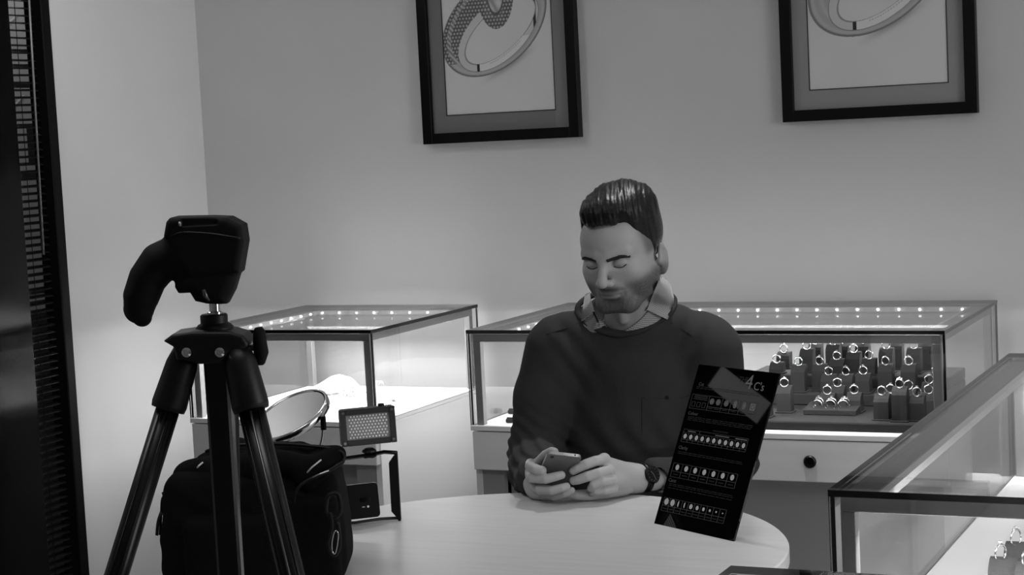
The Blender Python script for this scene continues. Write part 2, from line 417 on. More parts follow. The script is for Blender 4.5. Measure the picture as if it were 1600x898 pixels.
# ================================================================ framed prints
def ring_print(u, v, pave_cut):
    """flat artwork: a pencil-like ring; u,v in print widths from bottom left"""
    val = np.full(u.shape, 0.68)+0.012*np.sin(u*9+2)*np.cos(v*7)
    def ell(cx, cy, a, b_, ph):
        dx, dy = u-cx, v-cy; c, s = math.cos(ph), math.sin(ph)
        return ((dx*c+dy*s)/a)**2+((-dx*s+dy*c)/b_)**2
    sh = np.exp(-((ell(0.60, 0.395, 0.20, 0.035, 0.5))**1.2)); val = val*(1-0.5*sh)
    eo = ell(0.475, 0.73, 0.53, 0.355, 0.60); ei = ell(0.53, 0.675, 0.39, 0.175, 0.62); em = ell(0.51, 0.665, 0.43, 0.235, 0.62)
    band = (eo < 1) & (em > 1); inner = (em <= 1) & (ei > 1)
    val[band] = (0.5-0.2*np.abs(np.sin(eo*14))*0.5)[band]
    edge = (np.abs(eo-1) < 0.035) | (np.abs(em-1) < 0.03); val[edge] = 0.2
    val[inner] = 0.6; val[(np.abs(ei-1) < 0.035)] = 0.27
    ins = inner & (v < 0.62) & (u > 0.32) & (u < 0.8); val[ins] = 0.74
    val[inner & (np.abs(u-0.315) < 0.013) & (v < 0.5)] = 0.01
    val[inner & (np.abs(u-0.85) < 0.012) & (v > 0.66)] = 0.02
    # faint engraving
    tx = ins & (np.abs(ei-1.16) < 0.06) & ((np.floor(u*160) % 3) > 0) & (u > 0.42) & (u < 0.72); val[tx] *= 0.72
    hd = ((u-0.50)/0.17)**2+((v-1.0)/0.31)**2 < 1
    pv = ((band & (v > pave_cut+0.55*np.clip((u-0.45)*6, 0, 1))) | hd)
    cell = 0.030; gx = u/cell+0.5*(np.floor(v/cell) % 2); gy = v/cell
    rr = np.hypot(gx-np.floor(gx)-0.5, gy-np.floor(gy)-0.5)
    rn = np.sin(np.floor(gx)*12.9+np.floor(gy)*78.2)*0.5+0.5
    st = np.where(rr < 0.18, 0.50, np.where(rr < 0.36, 0.25+0.15*rn, 0.10)); val[pv] = st[pv]
    r2 = band & (v > pave_cut) & (u < 0.5) & (np.abs(eo-0.78) < 0.07); val[r2] = (0.22+0.25*((np.floor((u+v)*42) % 2)))[r2]
    mq = ((u-0.5)/0.085)**2+((v-1.06)/0.25)**2 < 1; fac = 0.25+0.3*np.abs(np.sin((u-0.49)*40)+np.cos(v*30+u*20))*0.6
    val[mq] = fac[mq]; mqe = np.abs(((u-0.5)/0.085)**2+((v-1.06)/0.25)**2-1) < 0.12; val[mqe] = 0.08
    return np.clip(val, 0.01, 0.9)
def picture(label, x0, x1, z0, px0, px1, pz0, matm, cut, du, dv, sc):
    z1 = z0+0.66; fw = 0.031; yw = YB-0.002; th = 0.03
    t = thing('picture_frame', label, 'picture', ((x0+x1)/2, yw, z0))
    b = MB()
    for lo, hi in (((x0, yw-th, z0), (x0+fw, yw, z1)), ((x1-fw, yw-th, z0), (x1, yw, z1)), ((x0+fw, yw-th, z0), (x1-fw, yw, z0+fw)), ((x0+fw, yw-th, z1-fw), (x1-fw, yw, z1))): b.box(lo, hi, 0.0006)
    part('frame', b, 'frame_black', t)
    pz1 = z1-(pz0-z0); ym = yw-0.012
    b = MB(); b.box((x0+fw, ym-0.002, z0+fw), (px0, ym, z1-fw)); b.box((px1, ym-0.002, z0+fw), (x1-fw, ym, z1-fw))
    b.box((px0, ym-0.002, z0+fw), (px1, ym, pz0)); b.box((px0, ym-0.002, pz1), (px1, ym, z1-fw)); part('mat_board', b, matm, t)
    b = MB(); e = 0.0022; yl = ym-0.0026
    b.box((px0-e, yl, pz0-e), (px0+e*0.2, ym-0.002, pz1)); b.box((px1-e*0.2, yl, pz0-e), (px1+e, ym-0.002, pz1)); b.box((px0, yl, pz0-e), (px1, ym-0.002, pz0+e*0.2)); part('inner_border', b, 'ink_line', t)
    nx, nz = 330, 440; X, Z = np.meshgrid(np.linspace(px0, px1, nx), np.linspace(pz0, pz1, nz), indexing='ij')
    wd = px1-px0; u = (X-px0)/wd; v = (Z-pz0)/wd
    col = ring_print((u-du)/sc, (v-dv)/sc, cut)
    b = MB(); b.v = np.stack([X, np.full_like(X, ym-0.0003), Z], -1).reshape(-1, 3).tolist()
    I = np.arange(nx*nz).reshape(nx, nz); b.f = np.stack([I[:-1, :-1], I[1:, :-1], I[1:, 1:], I[:-1, 1:]], -1).reshape(-1, 4).tolist(); b.mi = [0]*len(b.f)
    part('ring_print', b, 'print_paper', t, col=col.ravel())
    part('backing', MB().box((x0+0.005, yw-0.008, z0+0.005), (x1-0.005, yw-0.001, z1-0.005)), 'frame_black', t)
    part('pane', MB().box((x0+fw-0.002, ym-0.006, z0+fw-0.002), (x1-fw+0.002, ym-0.004, z1-fw+0.002)), 'frame_glass', t)
picture('black framed print of a pave diamond ring above the gap between the two showcases', -2.552, -2.041, 1.430, -2.474, -2.119, 1.514, 'mat_dark', 0.42, 0, 0, 1.0)
picture('black framed print of a slim plain-banded ring, right of the other print', -1.432, -0.904, 1.443, -1.356, -0.981, 1.528, 'mat_mid', 0.70, 0.02, 0.05, 1.03)

# ================================================================ glass showcases
def showcase(label, x0, x1, y0, y1, base_front='drawer', leds=('back', 'left'), ledpow=3.0, lock=None, lightside=False, zt=0.95, zg=0.70):
    t = thing('glass_showcase', label, 'showcase', ((x0+x1)/2, (y0+y1)/2, 0)); g = 0.006; tg = 0.009
    pn = lambda nm, lo, hi, thin: part(nm, MB().box(lo, hi, 0, 0, None, 1, thin), ['glass', 'glass_edge_dark'], t)
    part('top_pane', MB().box((x0, y0, zt-tg), (x1, y1, zt), 0, 0, None, 1, 2), ['glass', 'glass_edge_dark'], t)
    pn('front_pane', (x0, y0+0.001, zg), (x1, y0+0.001+g, zt-tg-0.0005), 1)
    pn('side_pane', (x0+0.001, y0+0.008, zg), (x0+0.001+g, y1-0.002, zt-tg-0.0005), 0)
    pn('side_pane', (x1-0.001-g, y0+0.008, zg), (x1-0.001, y1-0.002, zt-tg-0.0005), 0)
    pn('back_pane', (x0+0.02, y1-0.008, zg), (x1-0.02, y1-0.003, zt-tg-0.0005), 1)
    i = 0.013; zr1 = zt-tg-0.002; zr0 = zr1-0.021; rw = 0.02; sw = 0.042
    b = MB(); b.box((x0+i, y0+i, zr0), (x1-i, y0+i+rw, zr1), 0.001); b.box((x0+i, y1-i-rw, zr0), (x1-i, y1-i, zr1), 0.001)
    b.box((x0+i, y0+i+rw, zr0), (x0+i+sw, y1-i-rw, zr1), 0.001); b.box((x1-i-sw, y0+i+rw, zr0), (x1-i, y1-i-rw, zr1), 0.001)
    part('top_rail', b, 'aluminium', t)
    for px, py in ((x0+i, y0+i), (x1-i-rw, y0+i), (x0+i, y1-i-rw), (x1-i-rw, y1-i-rw)):
        part('post', MB().box((px, py, zg), (px+rw, py+rw, zr0), 0.001), 'aluminium', t)
    # LED profiles under the rails with their beads
    bd = MB(); pr = MB(); zb = zr1-0.004
    def strip(a, c):
        a = Vector(a); c = Vector(c); n = int((c-a).length/0.055); d = (c-a)/n
        for k in range(n):
            p = a+d*(k+0.5); bd.lathe([(0.0001, -0.0035), (0.003, -0.0025), (0.0036, 0), (0.003, 0.002)], Matrix.Translation(p), 8)
    yb = y1-i-rw-0.006; pr.box((x0+i+sw, yb-0.004, zr1-0.014), (x1-i-sw, yb+0.006, zr1-0.002)); strip((x0+i+sw, yb-0.006, zb-0.004), (x1-i-sw, yb-0.006, zb-0.004))
    for xs in ((x0+i+sw+0.006, 1), (x1-i-sw-0.006, -1)):
        pr.box((xs[0]-0.006, y0+i+rw, zr1-0.014), (xs[0]+0.006, yb-0.006, zr1-0.002))
        if xs[1] > 0 and 'left' in leds: strip((xs[0]+0.0085, y0+i+rw, zb-0.004), (xs[0]+0.0085, yb-0.02, zb-0.004))
    part('led_profile', pr, 'led_profile', t); part('led_beads', bd, 'led_bead', t, kind='stuff')
    area('showcase_light', ((x0+x1)/2, y1-0.07, zr0-0.012), ((x0+x1)/2, y1-0.18, 0.7), (x1-x0)*0.85, 0.02, ledpow*1.06)
    area('showcase_light', ((x0+x1)/2, y0+0.05, zr0-0.012), ((x0+x1)/2, y0+0.2, 0.7), (x1-x0)*0.85, 0.02, ledpow*0.8)
    # base: deck, drawer front, side panels, recessed body
    part('deck', MB().box((x0+0.008, y0+0.008, zg-0.012), (x1-0.008, y1-0.008, zg), 0.001), 'white_deck', t)
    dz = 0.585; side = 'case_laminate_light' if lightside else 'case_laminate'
    part('side_panel', MB().box((x0, y0+0.018, 0), (x0+0.018, y1, zg-0.0125), 0.001), 'case_laminate', t)
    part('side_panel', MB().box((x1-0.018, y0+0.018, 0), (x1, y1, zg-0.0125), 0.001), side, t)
    part('back_panel', MB().box((x0+0.018, y1-0.018, 0), (x1-0.018, y1, zg-0.0125)), 'case_laminate', t)
    part('trim_strip', MB().box((x0, y0-0.002, zg-0.0125), (x1, y0+0.0075, zg+0.001), 0.001), 'led_profile', t)
    dr = part('drawer', MB().box((x0+0.004, y0-0.001, dz), (x1-0.004, y0+0.3, zg-0.015), 0.002), 'case_laminate', t)
    if lock:
        m = Matrix.Translation((lock, y0-0.001, 0.635))@Matrix.Rotation(PI/2, 4, 'X')
        b = MB().lathe([(0.0155, 0), (0.0155, 0.004), (0.012, 0.0075), (0.0085, 0.0075), (0.0075, 0.005), (0.0001, 0.005)], m, 24)
        kn = part('drawer_lock', b, 'black_satin', dr, smooth=False, auto=40)
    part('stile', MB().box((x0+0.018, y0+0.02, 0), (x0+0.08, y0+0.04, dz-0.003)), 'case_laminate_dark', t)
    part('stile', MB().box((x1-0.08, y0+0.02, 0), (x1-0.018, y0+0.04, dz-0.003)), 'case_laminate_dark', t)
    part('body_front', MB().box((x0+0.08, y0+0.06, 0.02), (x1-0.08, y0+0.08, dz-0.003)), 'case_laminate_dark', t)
    return t
showcase('glass showcase with white necklace bust in the left corner of the room', -2.970, -2.373, 4.145, 4.79, lightside=True, ledpow=4.2)
showcase('long glass showcase full of dark ring blocks behind the seated man', -2.092, -0.862, 4.145, 4.82, lock=-1.19, ledpow=4.5)
showcase('nearer glass showcase at the right edge of the picture with thick dark glass edge', -0.652, -0.05, 2.35, 3.76, ledpow=6.0, leds=())
showcase('nearest glass showcase, only its corner showing at the bottom edge', -0.648, -0.05, 0.95, 1.92, ledpow=1.0)

# ---------------------------------------------------------------- ring blocks and rings
ORD = ['first', 'second', 'third', 'fourth', 'fifth', 'sixth', 'seventh', 'eighth', 'ninth', 'tenth']
def block_mesh(h, wd=0.036, dp=0.032):
    b = MB(); poly = [(-dp/2, 0), (dp/2, 0), (dp/2, h-0.002), (dp/2-0.006, h), (0.0, h-0.002), (-dp/2+0.006, h-0.010), (-dp/2, h-0.018)]
    b.prism(poly, (-wd/2, 0, 0), (0, 1, 0), (0, 0, 1), (1, 0, 0), 0, wd)
    return b
def make_block(x, y, z0, h, label, base=True, wd=0.036):
    m = Matrix.Translation((x, y, z0)); t = thing('ring_block', label, 'ring stand', (x, y, z0), 'velvet ring blocks in the showcases')
    b = block_mesh(h, wd); b.v = [tuple(m@Vector(v)) for v in b.v]; part('block', b, 'velvet', t)
    part('foot', MB().box((x-wd/2-0.004, y-0.02, z0-0.0001), (x+wd/2+0.004, y+0.02, z0+0.003), 0.001), 'velvet', t)
    return t
RING = {}
def ring_at(x, y, z, label, kind=0, rot=0.0, s=1.0, group='silver rings in the showcases'):
    key = (kind, s)
    if key not in RING:
        t = thing('ring', label, 'ring', (0, 0, 0), group); r = 0.0104*s
        b = MB(); pts = [(r*math.sin(a), 0, r*math.cos(a)) for a in [2*PI*k/22 for k in range(22)]]
        b.tube(pts, [0.00105*s+0.0006*s*max(0, math.cos(2*PI*k/22)) for k in range(22)], 6, closed=True); part('band', b, 'silver', t, smooth=True)
        def gem(cx, cz, g):
            return MB().lathe([(0.0001, -g*0.8), (g, 0), (g*0.95, g*0.15), (g*0.55, g*0.42), (0.0001, g*0.42)], Matrix.Translation((cx, 0, cz)), 8)
        gems = [[(0, r+0.0035*s, 0.0034*s)], [(0, r+0.0035*s, 0.003*s), (-0.005*s, r+0.0015*s, 0.0019*s), (0.005*s, r+0.0015*s, 0.0019*s)], [(0, r+0.0022*s, 0.0022*s)]][kind]
        for gx, gz, gg in gems: part('gemstone', gem(gx, gz, gg), 'gem', t)
        RING[key] = t
    else: t = copytree(RING[key], (x, y, z), label, group)
    t.location = (x, y, z); t.rotation_euler = (0, 0, rot); t['label'] = label
    return t
# platforms in the long showcase
pf = thing('display_riser', 'dark velvet stepped riser under the ring blocks in the long showcase', 'riser', (-1.15, 4.5, 0.701))
part('tray', MB().box((-1.76, 4.195, 0.7005), (-0.92, 4.74, 0.722), 0.003), 'velvet', pf)
part('step', MB().box((-1.475, 4.44, 0.7225), (-0.935, 4.74, 0.752), 0.003), 'velvet', pf)
part('step', MB().box((-1.475, 4.555, 0.7525), (-0.935, 4.74, 0.782), 0.003), 'velvet', pf)
ROWS = [  # row name, y, base z, [(x_px-derived point, ...)]
 ('front row', 0.7225, [(-1.3317, 4.2500, 0.7913), (-1.0376, 4.2500, 0.7849), (-0.9904, 4.2350, 0.8048), (-0.9533, 4.2500, 0.7832)], 0),
 ('second row', 0.7225, [(-1.3016, 4.3300, 0.7894), (-1.1983, 4.3500, 0.7687), (-1.1825, 4.3900, 0.7822), (-1.1304, 4.3500, 0.7713), (-1.0349, 4.3300, 0.7775), (-0.9977, 4.3600, 0.7830), (-0.9410, 4.3200, 0.7789), (-0.9561, 4.4000, 0.7919), (-0.9532, 4.4700, 0.8041)], 1),
 ('third row', 0.7525, [(-1.3043, 4.4700, 0.8234), (-1.2571, 4.5000, 0.8214), (-1.2263, 4.4700, 0.7994), (-1.1815, 4.4700, 0.7999), (-1.1369, 4.4700, 0.8021), (-1.0863, 4.5000, 0.8229), (-1.0279, 4.5000, 0.8234)], 0),
 ('fourth row', 0.7825, [(-1.3984, 4.5900, 0.8129), (-1.3238, 4.6200, 0.8453), (-1.2342, 4.5850, 0.8234), (-1.1986, 4.6200, 0.8375), (-1.1497, 4.5850, 0.8257), (-1.1122, 4.6200, 0.8481), (-1.0407, 4.6200, 0.8485)], 1),
 ('back row', 0.7825, [(-1.4081, 4.6900, 0.8271), (-1.3233, 4.7000, 0.8488), (-1.2553, 4.6300, 0.8563), (-1.2497, 4.7000, 0.8509), (-1.1944, 4.7000, 0.8511), (-1.1055, 4.7000, 0.8531), (-1.0298, 4.7000, 0.8534)], 0)]
q = 0
for name, zb, L, kk in ROWS:
    L = sorted(L)
    for j, (x, y, z) in enumerate(L):
        zb2 = zb if x > -1.455 or zb < 0.73 else 0.7225
        if y > 4.43 and zb < 0.73: zb2 = 0.7525
        w_ = 'velvet ring block %s from the left in the %s of the long showcase' % (ORD[j], name)
        make_block(x, y, zb2, z-zb2, w_)
        ring_at(x, y-0.002, z+0.0075, 'silver gem ring in the block %s from the left in the %s' % (ORD[j], name), (q*7+j) % 3, (0.15 if kk else -0.1)+0.2*math.sin(q*3.1)); q += 1
# shallow tray with three big rings
tr = thing('ring_tray', 'low slanted velvet tray with three chunky rings in the long showcase', 'tray', (-1.1800, 4.2939, 0.7235))
b = MB(); cx, cy, cz = (-1.1800, 4.2939, 0.7235)
b.prism([(-0.035, 0), (0.035, 0), (0.035, 0.022), (-0.035, 0.011)], (cx-0.066, cy+0.035, cz), (0, 1, 0), (0, 0, 1), (1, 0, 0), 0, 0.132); part('cushion', b, 'velvet', tr)
for k, nm in enumerate(('left', 'middle', 'right')):
    for e in (0, 1):
        ring_at(cx-0.034+0.032*k, cy+0.018+0.014*e, cz+0.0205+0.003*e, 'chunky gem ring at the %s of the low slanted tray, %s of the pair' % (nm, ('front', 'rear')[e]), (k+e) % 2, 0.3*k-0.3, 1.25, 'chunky rings on the low tray')
# rings in the nearer showcase
for j, (x, y, z) in enumerate([(-0.4662, 2.6000, 0.8069), (-0.4577, 2.6800, 0.8114), (-0.4254, 2.5800, 0.8065)]):
    make_block(x, y, 0.7005, z-0.7005, 'dark ring block %s from the left in the nearer showcase' % ORD[j], wd=0.04)
    ring_at(x-0.004, y, z+0.008, 'silver ring in the block %s from the left in the nearer showcase' % ORD[j], j % 3, 1.1, 1.15)
part('panel', MB().box((-0.575, 3.66, 0.701), (-0.10, 3.67, 0.915), 0.001), 'white_deck', bpy.data.objects['glass_showcase.002'], label='white panel inside the rear')
# ---------------------------------------------------------------- contents of the left showcase
nb = thing('necklace_bust', 'white leather necklace bust lying in the left showcase', 'display bust', (-2.7140, 4.5390, 0.7005))
nx_, ny_, nz_ = (-2.7413, 4.5856, 0.7005)
def bustf(P):
    f = el(P, (nx_-0.03, ny_+0.05, nz_+0.036), (0.036, 0.018, 0.016))
    f = smin(f, rc(P, (nx_-0.06, ny_+0.03, nz_+0.016), (nx_-0.03, ny_+0.05, nz_+0.032), 0.016, 0.017), 0.02)
    f = smin(f, rc(P, (nx_-0.13, ny_+0.0, nz_+0.008), (nx_-0.05, ny_+0.03, nz_+0.02), 0.008, 0.018), 0.03)
    f = smin(f, rc(P, (nx_+0.01, ny_+0.03, nz_+0.03), (nx_+0.05, ny_+0.0, nz_+0.02), 0.022, 0.018), 0.02)
    return smax(f, nz_+0.0005-P[:, 2], 0.002)
sdf_part('body', bustf, (nx_-0.16, ny_-0.05, nz_-0.01), (nx_+0.10, ny_+0.11, nz_+0.10), 0.004, 'white_leather', nb)
for k in range(5):
    ring_at(nx_-0.055+0.03*k, ny_-0.035+0.004*(k % 2), nz_+0.0118, 'thin silver ring lying %s from the left in front of the white bust' % ORD[k], 2, 0.5*k, 1.0, 'rings before the white bust')
for k, (x, y, h) in enumerate((((-2.5317, 4.3486, 0.7005)[0], (-2.5317, 4.3486, 0.7005)[1], 0.050), ((-2.5584, 4.4842, 0.7005)[0], (-2.5584, 4.4842, 0.7005)[1], 0.06), ((-2.3928, 4.2562, 0.7005)[0], (-2.3928, 4.2562, 0.7005)[1], 0.045))):
    ts = thing('earring_stand', 'white earring stand %s from the left in the left showcase' % ORD[k], 'display stand', (x, y, 0.7005), 'white earring stands')
    part('base', MB().lathe([(0.014, 0.7005), (0.014, 0.704), (0.004, 0.706)], Matrix.Translation((x, y, 0)), 16), 'white_leather', ts)
    part('stem', MB().tube([(x, y, 0.705), (x, y, 0.7005+h)], 0.0028, 8), 'white_leather', ts, smooth=True)
    part('bar', MB().tube([(x-0.018, y, 0.7005+h), (x+0.018, y, 0.7005+h)], 0.0026, 8), 'white_leather', ts, smooth=True)
    for sx, nm in ((-1, 'left'), (1, 'right')):
        ring_at(x+sx*0.016, y-0.001, 0.7005+h-0.0115, 'hoop on the %s arm of the white earring stand %s from the left' % (nm, ORD[k]), 2, 0.4*sx, 0.8, 'hoops on the white stands')
# two small dark pieces at the left end of the long showcase
for k, p in enumerate(((-2.0062, 4.2039, 0.7005), (-2.0648, 4.3415, 0.7005))):
    b = MB().box((p[0]-0.01, p[1]-0.008, 0.7005), (p[0]+0.012, p[1]+0.008, 0.712), 0.003); b.tube([(p[0]-0.008, p[1], 0.7125), (p[0]+0.01, p[1], 0.7125)], 0.0022, 6)
    tag(part('ring_holder', b, 'velvet'), 'tiny dark ring holder beside the sitting man\'s sleeve, %s one' % ('nearer', 'farther')[k], 'ring stand', 'tiny dark ring holders')

# ================================================================ round table
TC = (-1.337, 2.739); TR = 0.4897
tb = thing('round_table', 'round pale wooden table with everything on it', 'table', (TC[0], TC[1], 0))
part('tabletop', MB().lathe([(TR-0.004, 0.712), (TR, 0.715), (TR, 0.7372), (TR-0.0025, 0.74)], Matrix.Translation((TC[0], TC[1], 0)), 128), 'table_wood', tb, auto=30)
part('column', MB().lathe([(0.035, 0.03), (0.035, 0.711)], Matrix.Translation((TC[0], TC[1], 0)), 32), 'dark_metal', tb, auto=40)
part('foot_plate', MB().lathe([(0.28, 0.0), (0.28, 0.008), (0.06, 0.03), (0.04, 0.03)], Matrix.Translation((TC[0], TC[1], 0)), 48), 'dark_metal', tb, auto=40)
tag(part('sign_reflection_sheet', MB().box((-3.3195, 2.605, 1.940), (-3.3185, 2.80, 2.025)), 'white_deck'), 'unseen pale paper sheet added on the dark leaf to reflect in the black sign', 'paper')  # unseen sheet added so the glossy sign card reflects a pale patch

VR = Matrix.Rotation(0.4404, 4, 'Z')      # view-aligned axes (x right, y away) to room axes
def vthing(name, label, cat, p, group=None): return thing(name, label, cat, None, group, VR@Matrix.Translation(Vector(p)))
class VB(MB):                               # builder in view-aligned axes
    pass
def vpart(name, mb, *a, **k):
    mb.v = [tuple(VR@Vector(v)) for v in mb.v]; return part(name, mb, *a, **k)
def vsdf(name, fn, lo, hi, h, m, parent, **k): return sdf_part(name, fn, lo, hi, h, m, parent, xf=VR, **k)
def polysdf(X, Z, poly):
    n = len(poly); d = None; s = np.ones(len(X), bool)
    ins = np.zeros(len(X), bool)
    for i in range(n):
        ax, az = poly[i]; bx, bz = poly[(i+1) % n]; ex, ez = bx-ax, bz-az
        t = np.clip(((X-ax)*ex+(Z-az)*ez)/(ex*ex+ez*ez), 0, 1); q = (X-ax-ex*t)**2+(Z-az-ez*t)**2
        d = q if d is None else np.minimum(d, q)
        c = ((az > Z) != (bz > Z)) & (X < (bx-ax)*(Z-az)/((bz-az) if bz != az else 1e-9)+ax); ins ^= c
    d = np.sqrt(d); return np.where(ins, -d, d)

# ================================================================ sign card
so = Vector((-1.1506, 2.9902, 0.7402)); su = Vector((0.8701, -0.4929, 0)).normalized(); sup = Vector((0.202, 0.353, 0.914)).normalized(); sn = su.cross(sup).normalized(); sup = sn.cross(su)
SW, SH = 0.2095, 0.300
sg = thing('sign_card', 'glossy black slanted card with rows of gem charts standing on the round table', 'sign', so+su*SW/2)
b = MB(); b.prism([(0, 0), (SW, 0), (SW, SH), (0, SH)], so, su, sup, sn, -0.004, 0.0); part('board', b, 'sign_gloss', sg)
b = MB(); bo = so+su*0.07-sn*0.0045
b.prism([(0, 0.004), (0.07, 0.004), (0.055, 0.17), (0.015, 0.17)], bo+Vector((sn.x, sn.y, 0))*-0.07, su, (sup*0.17+Vector((sn.x, sn.y, 0))*0.07-Vector((0, 0, 0.0))).normalized(), Vector((-sn.x, -sn.y, 0)).normalized(), 0, 0.003)
part('easel_strut', b, 'black_satin', sg)
def srect(b, u0, v0, u1, v1, t=0.0004):
    b.prism([(u0*SW, (1-v1)*SH), (u1*SW, (1-v1)*SH), (u1*SW, (1-v0)*SH), (u0*SW, (1-v0)*SH)], so, su, sup, sn, 0.00005, t)
def sbox(b, u0, v0, u1, v1, w=0.0022):
    wu = w*1.2; wv = w*0.8
    srect(b, u0, v0, u1, v0+wv); srect(b, u0, v1-wv, u1, v1); srect(b, u0, v0, u0+wu, v1); srect(b, u1-wu, v0, u1, v1)
def soval(b, u, v, ru, rv, n=16, a0=0, a1=2*PI):
    pts = [(u*SW+ru*math.cos(a0+(a1-a0)*k/n), (1-v)*SH+rv*math.sin(a0+(a1-a0)*k/n)) for k in range(n if a1-a0 > 6 else n+1)]
    b.prism(pts, so, su, sup, sn, 0.0001, 0.0005)
gl = MB(); ov = MB(); fa = MB(); mid = MB()
# row 1
sbox(gl, 0.03, 0.185, 0.85, 0.275)
for uu in (0.25, 0.42, 0.53, 0.64, 0.75): srect(gl, uu, 0.185, uu+0.004, 0.275)
srect(gl, 0.25, 0.25, 0.85, 0.253)
for k in range(3): srect(gl, 0.06, 0.192+0.010*k, 0.23, 0.195+0.010*k); 
for k in range(3): sbox(gl, 0.05+0.066*k, 0.232, 0.093+0.066*k, 0.262)
for k, uu in enumerate((0.295, 0.375, 0.475, 0.585, 0.695, 0.80)):
    if k == 5: srect(mid, uu-0.03, 0.197, uu+0.03, 0.238)
    else: soval(mid, uu, 0.217, 0.0058 if k < 3 else 0.0050, 0.0056 if k < 3 else 0.0068, 14)
    for q in range(6):
        a = q*PI/3+0.3; soval(fa, uu+0.018*math.cos(a), 0.217+0.012*math.sin(a), 0.0013, 0.0013, 6)
    srect(fa, uu-0.03, 0.258, uu+0.03, 0.262)
# row 2
sbox(gl, 0.045, 0.405, 0.855, 0.485); srect(gl, 0.045, 0.468, 0.855, 0.4705); srect(gl, 0.045, 0.425, 0.855, 0.4268); srect(gl, 0.25, 0.405, 0.254, 0.425)
for k in range(11):
    uu = 0.082+0.0735*k; soval(ov, uu, 0.449, 0.0040, 0.0046, 16)
    if k: srect(gl, uu-0.038, 0.427, uu-0.035, 0.485)
for u0, u1 in ((0.10, 0.2), (0.45, 0.62), (0.7, 0.84)): srect(mid, u0, 0.413, u1, 0.418)
# row 3
sbox(gl, 0.035, 0.618, 0.845, 0.705); srect(gl, 0.035, 0.668, 0.845, 0.6705)
for k in range(7):
    uu = 0.095+0.1155*k; soval(ov, uu, 0.643, 0.0046, 0.0052, 16)
    if k: srect(gl, uu-0.058, 0.618, uu-0.055, 0.705)
    srect(fa, uu-0.03, 0.684, uu+0.03, 0.689)
# row 4
sbox(gl, 0.04, 0.833, 0.83, 0.915); srect(gl, 0.04, 0.88, 0.83, 0.8825)
for k in range(10):
    uu = 0.08+0.079*k; r = [0.0054, 0.0054, 0.005, 0.0046, 0.0040, 0.0035, 0.0030, 0.0023, 0.0016, 0.0011][k]
    if k in (2, 3): soval(ov, uu, 0.857, r*0.55, r*1.1, 12, PI/2, 3*PI/2)
    else: soval(ov, uu, 0.857, r, r*1.12, 14)
    if k: srect(gl, uu-0.041, 0.833, uu-0.038, 0.915)
    srect(fa, uu-0.026, 0.896, uu+0.026, 0.901)
# faint lines of small print
for v0 in (0.135, 0.145, 0.325, 0.335, 0.345, 0.545, 0.555, 0.745, 0.755, 0.77):
    u_ = 0.05
    while u_ < 0.84:
        l = random.uniform(0.03, 0.09); srect(fa, u_, v0, min(u_+l, 0.86), v0+0.0035); u_ += l+0.012
part('chart_grid', gl, 'sign_grey', sg); part('gem_dots', ov, 'sign_white', sg, kind='stuff'); part('small_print', fa, 'sign_faint', sg, kind='stuff'); part('chart_symbols', mid, 'sign_mid', sg, kind='stuff')
rotm = Matrix((su, sup, sn)).transposed().to_4x4()
def stext(body, u, v, size, m, nm='lettering'):
    c = bpy.data.curves.new(nm, 'FONT'); c.body = body; c.size = size; c.extrude = 0.0002; c.resolution_u = 3
    o = bpy.data.objects.new('tmp', c); COL.objects.link(o); dg = bpy.context.evaluated_depsgraph_get(); dg.update()
    me = bpy.data.meshes.new_from_object(o.evaluated_get(dg)); bpy.data.objects.remove(o)
    p = so+su*(u*SW)+sup*((1-v)*SH)+sn*0.0003
    b = MB(); b.v = [tuple(rotm@Vector(q.co)+p) for q in me.vertices]; b.f = [tuple(f.vertices) for f in me.polygons]; b.mi = [0]*len(b.f)
    return part(nm, b, m, sg)
stext('THE', 0.55, 0.075, 0.013, 'sign_faint'); stext('4', 0.635, 0.115, 0.038, 'sign_mid'); stext("C's", 0.745, 0.115, 0.021, 'sign_mid')
stext('Cut', 0.07, 0.13, 0.009, 'sign_grey'); stext('Colour', 0.04, 0.315, 0.009, 'sign_grey'); stext('Clarity', 0.04, 0.53, 0.009, 'sign_grey'); stext('Carat', 0.03, 0.735, 0.009, 'sign_grey')

# ================================================================ vanity mirror
mc = Vector((-0.4024, 3.1700, 0.9698)); mn = Vector((-0.35, -0.34, 0.87)).normalized()
mt = vthing('vanity_mirror', 'round tilted chrome make-up mirror behind the black camera bag', 'mirror', (mc.x, mc.y, 0.74))
ax = mn.cross(Vector((0, 0, 1))).normalized()*-1; ay = mn.cross(ax)
MM = Matrix((ax, ay, mn)).transposed().to_4x4(); MM.translation = mc; R0 = 0.0735
mrm = MB().lathe([(R0-0.004, -0.007), (R0, -0.006), (R0+0.0008, 0), (R0, 0.006), (R0-0.003, 0.0075), (R0-0.006, 0.006), (R0-0.0065, 0.0045)], MM, 64, cap=False)
vpart('rim', mrm, 'chrome', mt, smooth=True)
vpart('mirror_face', MB().lathe([(R0-0.0062, 0.0025), (R0-0.0062, 0.005)], MM, 64), 'mirror', mt)
vpart('magnifying_face', MB().lathe([(0.0001, -0.012), (R0*0.4, -0.0105), (R0*0.8, -0.0068), (R0-0.0045, -0.0045), (R0-0.0062, 0.002)], MM, 64, cap=False), 'mirror', mt, smooth=True)
ps = MB(); pts = [MM@Vector(((R0+0.002)*math.cos(a), (R0+0.002)*math.sin(a), -0.001)) for a in np.linspace(-2.15, -1.45, 10)]
ps.tube(pts, 0.0052, 6, flat=0.4); vpart('rim_clip', ps, 'black_gloss', mt)
pv = [Vector((-0.3407, 3.1200, 0.9678)), mc*2-Vector((-0.3407, 3.1200, 0.9678))]
